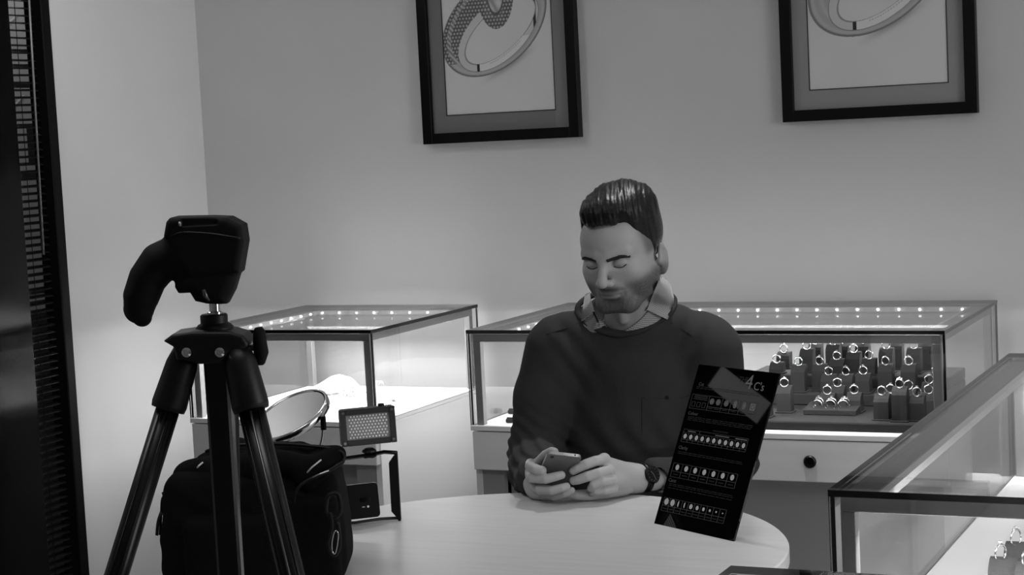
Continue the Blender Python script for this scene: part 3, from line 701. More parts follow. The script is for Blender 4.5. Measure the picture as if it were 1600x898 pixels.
b = MB(); b.tube([pv[0]+Vector((0, 0, 0.008)), pv[0]-Vector((0, 0, 0.016))], 0.005, 10); b.tube([pv[1]+Vector((0, 0, 0.008)), pv[1]-Vector((0, 0, 0.014))], 0.005, 10); vpart('pivot', b, 'black_gloss', mt)
mid_ = (pv[0]+pv[1])/2; d_ = (pv[0]-pv[1])/2; rr = d_.length; dz_ = Vector((0, 0, -1))
pts = [mid_+d_*math.cos(a)*1.0+dz_*math.sin(a)*rr*1.12 for a in np.linspace(0.06, PI-0.06, 28)]
vpart('yoke', MB().tube(pts, 0.0026, 8), 'chrome', mt, smooth=True)
zb = mid_.z-rr*1.12
vpart('stem', MB().tube([(mid_.x, mid_.y, zb), (mid_.x, mid_.y, 0.748)], 0.006, 12), 'chrome', mt, smooth=True)
vpart('base', MB().lathe([(0.06, 0.7402), (0.06, 0.744), (0.05, 0.748), (0.008, 0.752)], Matrix.Translation((mid_.x, mid_.y, 0)), 48), 'chrome', mt, auto=40)
# ================================================================ LED panel on its bracket, phone in the bracket
def frame3(TL, TR_, BL):
    TL, TR_, BL = map(Vector, (TL, TR_, BL)); x = (TR_-TL); wd = x.length; x.normalize(); z = TL-BL; ht = z.length; z = (z-x*z.dot(x)).normalized(); y = z.cross(x)
    m = Matrix((x, y, z)).transposed().to_4x4(); m.translation = BL+(TL-BL)*0.5+(TR_-TL)*0.5; return m, wd, ht
rg = vthing('phone_bracket', 'black C-shaped phone rig bracket standing on the table beside the bag', 'bracket', (-0.2605, 3.3200, 0.7397))
z0 = 0.7402
ua = Vector((-0.2281, 3.3350, 0.7360)); ub = Vector((-0.3439, 3.3150, 0.7365)); zt_ = Vector((-0.2304, 3.3350, 0.8674))
b = MB()
pts = [(ub.x-0.03, ub.y, z0+0.003), (ub.x+0.03, ub.y, z0+0.003), (ua.x-0.04, ua.y, z0+0.0035), (ua.x-0.002, ua.y, z0+0.0035)]
b.tube(pts, 0.0105, 4, flat=0.28, up=(0, 0, 1)); vpart('lower_arm', b, 'black_satin', rg)
la = Vector((-0.3964, 3.3150, 0.8589)); lm = Vector((-0.2836, 3.3250, 0.8670))
b = MB(); b.tube([la, lm, Vector((-0.2538, 3.3300, 0.8707)), zt_], 0.009, 4, flat=0.42, up=(0, 0, 1)); vpart('upper_arm', b, 'black_satin', rg)
g0 = Vector((-0.2315, 3.3350, 0.7386)); g1 = Vector((-0.2315, 3.3350, 0.8686)); ga = Vector((-0.2457, 3.3350, 0.8500)); gb = Vector((-0.2460, 3.3350, 0.7589)); gc = Vector((-0.2358, 3.3350, 0.7474)); gd = Vector((-0.2355, 3.3350, 0.8616))
poly = [(g0.x+0.002, z0), (g1.x+0.002, g1.z), (gd.x-0.001, gd.z), (ga.x, ga.z), (gb.x, gb.z), (gc.x-0.001, gc.z), (g0.x-0.002, z0)]
b = MB(); b.prism(poly, (0, g0.y-0.011, 0), (1, 0, 0), (0, 0, 1), (0, 1, 0), 0, 0.022); vpart('grip', b, 'black_rubber', rg)
mp = Vector((-0.2808, 3.3250, 0.8729)); m4 = Matrix.Translation(mp)
b = MB().lathe([(0.013, -0.009), (0.014, -0.006), (0.008, -0.003), (0.014, 0.001), (0.013, 0.004), (0.007, 0.008)], m4, 10); vpart('shoe_mount', b, 'black_plastic', rg)
b = MB(); 
for s in (-1, 1): b.box((mp.x+0.006*s-0.003, mp.y-0.0145, mp.z-0.009), (mp.x+0.006*s+0.003, mp.y-0.013, mp.z-0.007))
vpart('shoe_screw', b, 'chrome', rg)
lm_, lw, lh = frame3((-0.3324, 3.3150, 0.9554), (-0.2314, 3.3350, 0.9568), (-0.3290, 3.3120, 0.8873))
lp = vthing('led_panel', 'small rectangular LED video light with rows of bulbs on the bracket', 'lamp', (-0.2803, 3.3250, 0.8825))
w2, h2 = lw/2, lh/2
vpart('housing', MB().box((-w2, 0.0, -h2), (w2, 0.026, h2), 0.003, mtx=lm_), 'black_plastic', lp)
b = MB()
for lo, hi in (((-w2, -0.006, -h2), (-w2+0.011, 0.0, h2)), ((w2-0.011, -0.006, -h2), (w2, 0.0, h2)), ((-w2+0.011, -0.006, h2-0.011), (w2-0.011, 0.0, h2)), ((-w2+0.011, -0.006, -h2), (w2-0.011, 0.0, -h2+0.011))): b.box(lo, hi, 0.001, mtx=lm_)
vpart('bezel', b, 'clear_plastic', lp)
vpart('led_board', MB().box((-w2+0.011, -0.001, -h2+0.011), (w2-0.011, 0.0005, h2-0.011), mtx=lm_), 'led_board', lp)
b = MB(); nc, nr = 12, 8
for i in range(nc):
    for j in range(nr):
        x = (-w2+0.0155)+(2*w2-0.031)*(i+0.25+0.5*(j % 2))/(nc); z = (-h2+0.0145)+(2*h2-0.029)*j/(nr-1)
        b.lathe([(0.0018, 0), (0.0017, 0.0012), (0.0009, 0.0021), (0.0001, 0.0023)], lm_@Matrix.Translation((x, -0.001, z))@Matrix.Rotation(PI/2, 4, 'X'), 8)
vpart('led_bulbs', b, 'led_lens', lp, smooth=True, kind='stuff')
for sx in (-1, 1):
    for sz in (-1, 1): vpart('screw', MB().lathe([(0.0032, 0), (0.003, 0.0012), (0.001, 0.0012)], lm_@Matrix.Translation((sx*(w2-0.006), -0.006, sz*(h2-0.006)))@Matrix.Rotation(PI/2, 4, 'X'), 10), 'chrome', lp)
vpart('power_knob', MB().lathe([(0.006, 0), (0.006, 0.004), (0.004, 0.005)], lm_@Matrix.Translation((w2*0.55, 0.012, h2)), 14), 'black_plastic', lp)
def phone(name, label, m, L, Wd, T, backm, edgem, root=None, dot=False):
    t = vthing(name, label, 'phone', m.to_translation())
    r = 0.007; poly = []
    for cx, cz, a0 in ((L/2-r, Wd/2-r, 0), (-L/2+r, Wd/2-r, PI/2), (-L/2+r, -Wd/2+r, PI), (L/2-r, -Wd/2+r, 3*PI/2)):
        for k in range(6): a = a0+PI/2*k/5; poly.append((cx+r*math.cos(a), cz+r*math.sin(a)))
    def pr(s, t0, t1):
        b = MB(); b.prism([(x*s, z*s) for x, z in poly], (0, 0, 0), (1, 0, 0), (0, 0, 1), (0, 1, 0), t0, t1); b.v = [tuple(m@Vector(v)) for v in b.v]; return b
    vpart('body', pr(1, -T/2+0.0006, T/2-0.0008), edgem, t, auto=35); vpart('back_cover', pr(0.985, -T/2, -T/2+0.0008), backm, t); vpart('screen', pr(0.975, T/2-0.0009, T/2), 'black_gloss', t)
    return t
pm, pw, ph_ = frame3((-0.3867, 3.3100, 0.8123), (-0.2669, 3.3200, 0.8176), (-0.3877, 3.3050, 0.7470))
rp = phone('phone', 'black phone lying sideways in the bracket beside the bag', pm, pw, ph_*0.98, 0.009, 'black_satin', 'black_plastic')
b = MB(); b.lathe([(0.0022, 0), (0.002, 0.0006)], pm@Matrix.Translation((pw/2-0.021, -0.0045, -0.011))@Matrix.Rotation(PI/2, 4, 'X'), 12); b.box((pw/2-0.032, -0.0049, -0.0117), (pw/2-0.027, -0.0045, -0.0103), mtx=pm); vpart('flash', b, 'white_leather', rp)
vpart('camera_bump', MB().box((pw/2-0.036, -0.0056, -0.002), (pw/2-0.016, -0.0045, 0.007), 0.001, mtx=pm), 'black_gloss', rp)

# ================================================================ camera bag
bc = Vector((-0.4374, 2.9300, 0.8294)); btop = Vector((-0.4306, 2.9300, 0.9401)).z; bl = Vector((-0.5920, 2.9300, 0.8373)).x; br = Vector((-0.2838, 2.9300, 0.8216)).x
bag = vthing('camera_bag', 'black padded camera bag standing on the round table behind the tripod', 'bag', (bc.x, bc.y, 0.7402))
zc = (0.742+btop)/2; hx = (br-bl)/2; hz = (btop-0.742)/2
def bagf(P):
    f = rbox(P, ((bl+br)/2, bc.y, zc), (hx-0.006, 0.085, hz), 0.035)
    f = f+0.012*np.clip((P[:, 2]-zc)/hz, -0.2, 1)*((np.abs(P[:, 0]-(bl+br)/2)/hx)**2)
    f = f+0.0018*np.sin(P[:, 0]*70+np.sin(P[:, 2]*50)*1.5)*np.cos(P[:, 2]*60+P[:, 0]*25)
    g = rbox(P, ((br+bl)/2+0.095, bc.y-0.075, 0.742+0.075), (0.047, 0.03, 0.078), 0.018)
    f = smin(f, g, 0.008)
    g = rbox(P, ((br+bl)/2-0.03, bc.y-0.085, 0.742+0.06), (0.075, 0.02, 0.06), 0.015); f = smin(f, g, 0.008)
    return smax(f, 0.7405-P[:, 2], 0.004)
vsdf('body', bagf, (bl-0.02, bc.y-0.14, 0.73), (br+0.02, bc.y+0.11, btop+0.03), 0.0042, 'nylon', bag)
lid0 = (-0.5390, 2.9300, 0.9392); lid1 = (-0.4079, 2.9000, 0.9549); lid2 = (-0.3042, 2.8800, 0.9511)
def lidf(P):
    f = rc(P, (-0.5237, 2.9500, 0.9347), (-0.4645, 2.9300, 0.9525), 0.014, 0.018); f = smin(f, rc(P, (-0.4645, 2.9300, 0.9525), (-0.3559, 2.9000, 0.9544), 0.018, 0.014), 0.02)
    f = smin(f, rc(P, (-0.3559, 2.9000, 0.9544), (-0.2929, 2.8700, 0.9513), 0.014, 0.009), 0.01); f = smin(f, rc(P, (-0.2929, 2.8700, 0.9513), (-0.3425, 2.8500, 0.9128), 0.009, 0.014), 0.02)
    f = smin(f, rc(P, (-0.4032, 2.8600, 0.9473), (-0.3206, 2.8500, 0.9366), 0.02, 0.014), 0.03); f = smin(f, rc(P, (-0.5350, 2.9000, 0.9203), (-0.4276, 2.8800, 0.9291), 0.03, 0.03), 0.03)
    return f+0.0012*np.sin(P[:, 0]*90+P[:, 2]*60)
vsdf('lid', lidf, (bl-0.01, 2.78, 0.84), (br+0.02, 3.02, btop+0.05), 0.0038, 'nylon', bag)
vpart('zipper', MB().tube(catmull([(-0.3684, 2.8300, 0.7669), (-0.3633, 2.8300, 0.8683), (-0.3577, 2.8250, 0.9020), (-0.3415, 2.8250, 0.9177), (-0.3109, 2.8300, 0.9295), (-0.2825, 2.8400, 0.9427)], 6), 0.0028, 6), 'nylon_trim', bag, smooth=True)
vpart('piping', MB().tube(catmull([(-0.5148, 2.9300, 0.9561), (-0.4799, 2.9000, 0.9680), (-0.3946, 2.8850, 0.9705), (-0.3210, 2.8700, 0.9642), (-0.2876, 2.8600, 0.9570), (-0.2816, 2.8550, 0.9462), (-0.2879, 2.8500, 0.9350)], 6), 0.0026, 6), 'nylon_trim', bag, smooth=True)
vpart('reflective_tab', MB().tube([(-0.3299, 2.8150, 0.9252), (-0.3174, 2.8150, 0.9307), (-0.3030, 2.8150, 0.9351)], 0.0042, 4, flat=0.3), 'tripod_channel', bag)
vpart('zip_pull', MB().tube([(-0.3386, 2.8250, 0.9319), (-0.3305, 2.8200, 0.9406), (-0.3152, 2.8250, 0.9513)], 0.0013, 6), 'pale_cord', bag, smooth=True)
vpart('zip_pull', MB().tube([(-0.5203, 2.8700, 0.9399), (-0.5170, 2.8700, 0.9439), (-0.5114, 2.8750, 0.9479)], 0.0014, 6), 'pale_cord', bag, smooth=True)
b = MB(); b.tube(catmull([(-0.5724, 2.8800, 0.8977), (-0.5811, 2.8800, 0.8918), (-0.5847, 2.8800, 0.8689), (-0.5892, 2.8800, 0.8323)], 5), 0.0042, 6, flat=0.5); b.tube(catmull([(-0.5837, 2.8750, 0.8699), (-0.5888, 2.8700, 0.8555), (-0.5924, 2.8700, 0.8336)], 4), 0.0036, 6, flat=0.5)
b.tube([(-0.5763, 2.8800, 0.9021), (-0.5732, 2.8800, 0.8851)], 0.006, 8); vpart('side_strap', b, 'nylon_trim', bag, smooth=True)
b = MB(); b.tube(catmull([(-0.2934, 2.8000, 0.9017), (-0.3058, 2.8000, 0.8962), (-0.3092, 2.8000, 0.8719), (-0.2977, 2.8000, 0.8631), (-0.2870, 2.8000, 0.8728), (-0.2877, 2.8000, 0.8953)], 5, True), 0.0035, 6, closed=True)
b.tube(catmull([(-0.3029, 2.7970, 0.8722), (-0.3012, 2.7970, 0.8496), (-0.3099, 2.7970, 0.8214), (-0.3009, 2.7970, 0.8025), (-0.2908, 2.7970, 0.8204), (-0.2917, 2.7970, 0.8563)], 5), 0.003, 6)
vpart('buckle_strap', b, 'nylon_trim', bag, smooth=True)
b = MB(); b.tube(catmull([(-0.2969, 2.7900, 0.8428), (-0.3018, 2.7900, 0.8277), (-0.3027, 2.7900, 0.8124), (-0.2979, 2.7900, 0.8081), (-0.2928, 2.7900, 0.8272), (-0.2920, 2.7900, 0.8405)], 5, True), 0.0011, 6, closed=True); vpart('snap_hook', b, 'chrome', bag, smooth=True)

# ================================================================ tripod
DT = 2.0
tp = vthing('tripod', 'black tripod with a pistol-grip head in front of the bag at the left', 'tripod', (Vector((-0.3326, 2.0000, 1.2275)).x, 2.0, 0))
def leg(top, p898, r0, rgrip, strip=None):
    T = Vector(top); Q = Vector(p898); d = (Q-T); d /= -d.z; F_ = T+d*(T.z-0.012); dd = (F_-T); L = dd.length; dn = dd.normalized()
    side = dn.cross(Vector((0, 1, 0))).normalized()
    b = MB(); b.tube([T-dn*0.004, T+dn*0.012, T+dn*0.058, T+dn*0.064], [rgrip*0.8, rgrip, rgrip*1.12, rgrip*1.06], 16); lg = vpart('leg', b, 'black_plastic', tp, smooth=True)
    b = MB(); b.tube([T+dn*0.05, T+dn*L*0.42], [r0, r0], 16); vpart('upper_tube', b, 'tripod_tube', lg, smooth=True)
    b = MB(); b.tube([T+dn*L*0.40, T+dn*L*0.43], r0*1.25, 16); b.tube([T+dn*L*0.70, T+dn*L*0.725], r0*1.1, 16); vpart('leg_lock', b, 'black_plastic', lg, smooth=True)
    vpart('lower_tube', MB().tube([T+dn*L*0.42, T+dn*L*0.72, T+dn*(L-0.02)], [r0*0.85, r0*0.85, r0*0.7], 14), 'tripod_tube', lg, smooth=True)
    vpart('rubber_foot', MB().tube([T+dn*(L-0.025), F_], [r0*0.85, r0*1.0], 12), 'black_rubber', lg, smooth=True)
    if strip:
        for off, wd, m_ in strip:
            fr = Vector((0, -1, 0)); fr = (fr-dn*fr.dot(dn)).normalized(); sd = dn.cross(fr)
            o_ = fr*(math.sqrt(max(r0*r0-off*off, 1e-9)))+sd*off
            vpart('channel', MB().tube([T+dn*0.066+o_, T+dn*L*0.39+o_], wd, 6, flat=0.6), m_, lg, smooth=True)
    return lg
leg((-0.3660, 1.9900, 1.2246), (-0.4519, 1.9600, 0.9869), 0.0135, 0.0178, [(0.006, 0.0016, 'tripod_tube'), (-0.004, 0.0012, 'tripod_tube')])
leg((-0.3049, 1.9750, 1.2234), (-0.2541, 1.9200, 0.9868), 0.0148, 0.0185, [(-0.001, 0.0024, 'tripod_channel'), (-0.0095, 0.0012, 'tripod_tube'), (0.009, 0.0012, 'tripod_tube')])
leg((-0.3289, 2.0500, 1.2154), (-0.3547, 2.1300, 0.9398), 0.0128, 0.0165, [(-0.009, 0.0011, 'tripod_channel')])
cx_ = Vector((-0.3329, 2.0000, 1.2454)); lean = Vector((-0.3361, 2.0000, 1.1157))-Vector((-0.3333, 2.0000, 1.2167))
vpart('centre_column', MB().box((cx_.x-0.0135, 1.99, 0.78), (cx_.x+0.0135, 2.016, cx_.z), 0.003), 'tripod_tube', tp)
sh = []
A = lambda x, y, D=2.0: None
def P2(*L): return [(Vector(p).x, Vector(p).z) for p in L]
sp = P2((-0.3823, 2.0000, 1.2429), (-0.3733, 2.0000, 1.2489), (-0.3525, 2.0000, 1.2507), (-0.3112, 2.0000, 1.2487), (-0.2973, 2.0000, 1.2437), (-0.2921, 2.0000, 1.2348), (-0.2982, 2.0000, 1.2286), (-0.3126, 2.0000, 1.2265), (-0.3233, 2.0000, 1.2162), (-0.3490, 2.0000, 1.2168), (-0.3587, 2.0000, 1.2209), (-0.3701, 2.0000, 1.2215), (-0.3727, 2.0000, 1.2367))
def spf(P): return smax(polysdf(P[:, 0], P[:, 2], sp)-0.0012, np.abs(P[:, 1]-1.992)-0.030, 0.006)
bx = [p[0] for p in sp]; bz = [p[1] for p in sp]
vsdf('spider', spf, (min(bx)-0.01, 1.95, min(bz)-0.01), (max(bx)+0.01, 2.03, max(bz)+0.01), 0.002, 'black_plastic', tp)
for q in ((-0.3586, 1.9620, 1.2298), (-0.3223, 1.9620, 1.2280)):
    b = MB(); b.lathe([(0.0058, 0), (0.0054, 0.003), (0.003, 0.0042), (0.0028, 0.003), (0.0001, 0.003)], Matrix.Translation(q)@Matrix.Rotation(PI/2, 4, 'X'), 14)
    vpart('leg_bolt', b, 'chrome', tp, smooth=False)
kx = (-0.2819, 1.9850, 1.2289)
vpart('lock_knob', MB().tube([(-0.2820, 1.9850, 1.2510), (-0.2815, 1.9850, 1.2467), (-0.2816, 1.9850, 1.2338), (-0.2808, 1.9850, 1.2231), (-0.2830, 1.9850, 1.2118), (-0.2831, 1.9850, 1.2089)], [0.004, 0.0068, 0.0078, 0.0085, 0.006, 0.004], 12), 'black_rubber', tp, smooth=True)
vpart('knob_shaft', MB().tube([(-0.2969, 1.9850, 1.2275), (-0.2847, 1.9850, 1.2297)], 0.0035, 8), 'dark_metal', tp, smooth=True)
c1 = Vector((-0.3329, 2.0000, 1.2454)); z_ = lambda p: Vector(p).z
vpart('collar', MB().lathe([(0.021, z_((-0.3328, 2.0000, 1.2462))), (0.0212, z_((-0.3325, 2.0000, 1.2519))), (0.018, z_((-0.3322, 2.0000, 1.2555))), (0.0152, z_((-0.3321, 2.0000, 1.2569))), (0.0152, z_((-0.3316, 2.0000, 1.2655))), (0.0135, z_((-0.3315, 2.0000, 1.2669)))], Matrix.Translation((c1.x, 2.0, 0)), 32), 'black_plastic', tp, auto=35)
vpart('head_stud', MB().lathe([(0.0085, z_((-0.3315, 2.0000, 1.2669))), (0.0085, z_((-0.3314, 2.0000, 1.2690))), (0.006, z_((-0.3313, 2.0000, 1.2698))), (0.006, z_((-0.3304, 2.0000, 1.2840)))], Matrix.Translation((Vector((-0.3314, 2.0000, 1.2741)).x, 2.0, 0)), 20), 'chrome', tp, auto=40)
up_ = P2((-0.3784, 2.0000, 1.3563), (-0.3744, 2.0000, 1.3725), (-0.3699, 2.0000, 1.3772), (-0.3288, 2.0000, 1.3759), (-0.3076, 2.0000, 1.3741), (-0.2926, 2.0000, 1.3648), (-0.2909, 2.0000, 1.3463), (-0.2957, 2.0000, 1.3259), (-0.2987, 2.0000, 1.3124), (-0.3543, 2.0000, 1.3110))
lo_ = P2((-0.3705, 2.0000, 1.3132), (-0.3721, 2.0000, 1.2997), (-0.3683, 2.0000, 1.2924), (-0.3555, 2.0000, 1.2924), (-0.3504, 2.0000, 1.2829), (-0.3378, 2.0000, 1.2794), (-0.3244, 2.0000, 1.2780), (-0.3158, 2.0000, 1.2783), (-0.3070, 2.0000, 1.2929), (-0.2984, 2.0000, 1.3167), (-0.3317, 2.0000, 1.3312))
def gripf(P):
    X, Y, Z = P[:, 0], P[:, 1], P[:, 2]
    f = smax(polysdf(X, Z, up_), np.abs(Y-2.0)-0.030, 0.008)
    f = smin(f, smax(polysdf(X, Z, lo_), np.sqrt((Y-2.0)**2+0.0001)-0.026, 0.014), 0.003)
    h = chain(P, [((-0.3458, 2.0000, 1.3319), 0.024), ((-0.3706, 2.0000, 1.3332), 0.0235), ((-0.3888, 2.0000, 1.3270), 0.0225), ((-0.4035, 2.0000, 1.3099), 0.0210), ((-0.4119, 2.0000, 1.2910), 0.0200), ((-0.4157, 2.0000, 1.2769), 0.0170), ((-0.4127, 2.0000, 1.2674), 0.0110)])
    f = smin(f, h, 0.010)
    f = smax(f, -rbox(P, (-0.3374, 1.9650, 1.3702), (0.020, 0.008, 0.0035), 0.001), 0.001)
    return f
gx0 = Vector((-0.4398, 2.0000, 1.2580)); gx1 = Vector((-0.2846, 2.0000, 1.3786))
gh = vsdf('grip_head', gripf, (gx0.x, 1.955, gx0.z-0.004), (gx1.x, 2.045, gx1.z), 0.0019, 'black_rubber', tp)
vpart('seam_ring', MB().tube(catmull([(-0.3732, 1.9720, 1.3556), (-0.3559, 1.9670, 1.3606), (-0.3246, 1.9670, 1.3576), (-0.2937, 1.9680, 1.3511)], 6), 0.0009, 5), 'black_gloss', gh, smooth=True)
vpart('release_lever', MB().tube([(-0.3376, 1.9710, 1.2969), (-0.3361, 1.9720, 1.2897), (-0.3333, 1.9740, 1.2837)], [0.0022, 0.0028, 0.0018], 8), 'tripod_channel', gh, smooth=True)
vpart('release_pin', MB().tube([(-0.3583, 1.9690, 1.3718), (-0.3582, 1.9670, 1.3677)], 0.0016, 8), 'aluminium', gh, smooth=True)

# ================================================================ the seated man
HO = Vector((0.2294, 3.6600, 1.1933))
man = vthing('person', 'man in dark crew-neck sweater and checked shirt looking down at the phone in his hands', 'person', (0.22, 3.86, 0))
HR = Matrix.Rotation(math.radians(-29), 3, 'Z')@Matrix.Rotation(math.radians(15), 3, 'X')@Matrix.Rotation(math.radians(-2), 3, 'Y')
HRn = np.array(HR, np.float32); HOn = np.array(HO, np.float32)
HM = HR.to_4x4(); HM.translation = HO
def tol(P): return (P-HOn)@HRn            # view axes -> head axes
def headf(Q):
    f = el(Q, (0, .018, .042), (.0745, .096, .083))
    f = smin(f, el(Q, (0, -.028, .012), (.0660, .066, .088)), .02)
    f = smin(f, el(Q, (0, -.045, .052), (.058, .047, .045)), .02)
    Q0 = Q; Q = Q-np.array((0, 0, .009), np.float32)
    f = smin(f, el(Q, (0, -.032, -.052), (.057, .053, .048)), .02)
    f = smin(f, rc(Q, (-.022, -.071, -.090), (.022, -.071, -.090), .0175), .014)
    for s in (-1, 1):
        f = smin(f, rc(Q, (s*.056, .006, -.040), (s*.050, -.012, -.064), .018, .018), .02)
        f = smin(f, rc(Q, (s*.050, -.012, -.064), (s*.030, -.060, -.088), .018, .0175), .018)
        f = smin(f, el(Q, (s*.041, -.060, -.018), (.021, .021, .019)), .018); f = smin(f, el(Q, (s*.047, -.038, -.040), (.021, .030, .034)), .02)
        f = smin(f, rc(Q, (s*.012, -.088, .018), (s*.046, -.074, .020), .0100, .0085), .012)
        f = smax(f, -el(Q, (s*.031, -.096, .004), (.0185, .018, .0125)), .009)
        f = smin(f, el(Q, (s*.031, -.0765, .003), (.0150, .0128, .0125)), .0025)
        f = smax(f, -rc(Q, (s*.019, -.0915, -.0035), (s*.044, -.082, -.0025), .0009), .0025)
    f = smin(f, rc(Q, (0, -.089, .015), (0, -.111, -.024), .0072, .0098), .012)
    f = smin(f, el(Q, (0, -.1135, -.0295), (.0108, .0112, .0098)), .006)
    for s in (-1, 1):
        f = smin(f, el(Q, (s*.0125, -.1015, -.0335), (.0072, .0105, .0075)), .005)
        f = smax(f, -el(Q, (s*.0062, -.107, -.0425), (.0032, .005, .0028)), .003)
        f = smax(f, -rc(Q, (s*.018, -.0985, -.030), (s*.029, -.088, -.052), .0012), .006)
    f = smin(f, el(Q, (0, -.083, -.050), (.024, .011, .011)), .010)
    f = smin(f, el(Q, (0, -.0875, -.0575), (.0215, .0085, .0050)), .004)
    f = smin(f, el(Q, (0, -.0870, -.0665), (.0185, .0085, .0058)), .004)
    f = smax(f, -el(Q, (0, -.0985, -.0618), (.0235, .0095, .0009)), .0022)
    f = smax(f, -el(Q, (0, -.0985, -.0785), (.018, .008, .0045)), .006)
    Q = Q0
    for s in (-1, 1):
        e = el(Q, (s*.0800, .016, -.014), (.0072, .0185, .0305))
        e = smin(e, el(Q, (s*.0765, .008, -.038), (.0065, .008, .010)), .006)
        e = smax(e, -el(Q, (s*.0885, .013, -.011), (.0075, .0105, .0185)), .004)
        e = smin(e, el(Q, (s*.0770, -.001, -.017), (.005, .004, .007)), .004)
        f = smin(f, e, .006)
    return f
def skull_neck(P):
    f = headf(tol(P))
    n = rc(P, (0.2564, 3.7350, 1.1509), (0.2482, 3.8000, 0.9829), .056, .064)
    n = smin(n, rc(P, (0.2198, 3.7000, 1.0959), (0.2236, 3.7050, 1.0554), .012, .008), .02)
    return smin(f, n, .016)
def skin_col(V):
    Q = tol(V.astype(np.float32)); x, y, z = Q[:, 0], Q[:, 1], Q[:, 2]-.009
    base = np.full(len(V), 0.345)
    rn = 0.5+0.5*np.sin(x*1900+np.sin(z*1700)*2)*np.sin(z*1500+y*1300)
    bl = lambda a, b_, t: 1/(1+np.exp(-(t-a)/b_))
    # beard: moustache, chin, jaw line
    jaw = bl(-.052, .004, -z+0*x)*0
    low = 1/(1+np.exp((z+.046+0.25*np.clip(np.abs(x)-.03, 0, .05)*-1.2)/.004))
    side = 1/(1+np.exp((y-.020)/.006))
    lips = np.exp(-((x/.020)**4+((z+.062)/.0065)**4))
    cheekclear = np.exp(-(((np.abs(x)-.030)/.012)**2+((z+.060)/.011)**2))
    dens = low*side*(1-.9*lips)*(1-.7*cheekclear)
    must = np.exp(-((x/.029)**4+((z+.0505)/.0048)**4))*(y < -.07)
    gob = np.exp(-(((np.abs(x)-.029)/.007)**2+((z+.068)/.016)**2))*(y < -.05)*.8
    chin = np.exp(-((x/.028)**4+((z+.090)/.014)**4))
    strong = np.clip(.86*must+.85*gob+.80*chin, 0, .88)
    under = 1/(1+np.exp((z+.118)/.004))
    d = np.clip(np.maximum(.80*dens, strong)*(0.86+.28*rn)*(1-.7*under), 0, .9)
    col = base*(1-d)+.02*d
    col = col*(1-.28*lips*(y < -.07))
    # fine shading-free tone variation: eyelid edge, cropped hair at temples
    tem = 1/(1+np.exp(-(y+.038-np.clip(.03-z, -.02, .03)*.2)/.004))/(1+np.exp(-(z-.000)/.003))/(1+np.exp((y-.02)/.004))
    nk = 1/(1+np.exp(-(y-.055)/.006))/(1+np.exp(-(z+.06)/.006))
    col = col*(1-.62*np.clip(tem+nk, 0, 1))
    return col
V0, F0 = nets(skull_neck, (HO.x-.125, HO.y-.14, HO.z-.235), (HO.x+.125, HO.y+.215, HO.z+.14), .0021, 1)
C0_ = skin_col(V0)
# hands
def handR(P):
    f = rc(P, (0.0243, 3.4620, 0.7928), (0.0276, 3.4620, 0.7599), .0175, .0185)
    f = smin(f, rc(P, (0.0253, 3.4650, 0.7619), (0.0443, 3.4450, 0.7511), .017, .012), .012)
    f = smin(f, rc(P, (0.0271, 3.4900, 0.7645), (0.0295, 3.6000, 0.7481), .0245, .0285), .014)
    fg = chain(P, [((0.0189, 3.4620, 0.8107), .0100), ((0.0172, 3.4200, 0.8136), .0098), ((0.0290, 3.3980, 0.8109), .0094), ((0.0398, 3.3920, 0.8090), .0088)]); f = smin(f, fg, .005)
    fg = chain(P, [((0.0177, 3.4500, 0.7904), .0102), ((0.0210, 3.4120, 0.7925), .0100), ((0.0463, 3.3900, 0.7930), .0092), ((0.0659, 3.3880, 0.7973), .0086), ((0.0758, 3.3900, 0.7989), .0080)]); f = smin(f, fg, .0035)
    fg = chain(P, [((0.0253, 3.4450, 0.7696), .0104), ((0.0334, 3.4120, 0.7695), .0100), ((0.0562, 3.3920, 0.7699), .0090), ((0.0758, 3.3880, 0.7746), .0084), ((0.0845, 3.3900, 0.7762), .0078)]); f = smin(f, fg, .0035)
    fg = chain(P, [((0.0418, 3.4400, 0.7547), .0095), ((0.0609, 3.4150, 0.7538), .0086), ((0.0804, 3.4000, 0.7608), .0076), ((0.0941, 3.3980, 0.7667), .0068)]); f = smin(f, fg, .0035)
    fg = chain(P, [((0.0266, 3.4750, 0.7852), .013), ((0.0363, 3.4550, 0.8136), .0112), ((0.0490, 3.4280, 0.8317), .0102), ((0.0601, 3.4120, 0.8402), .0098), ((0.0648, 3.4050, 0.8412), .0085)]); f = smin(f, fg, .006)
    return f
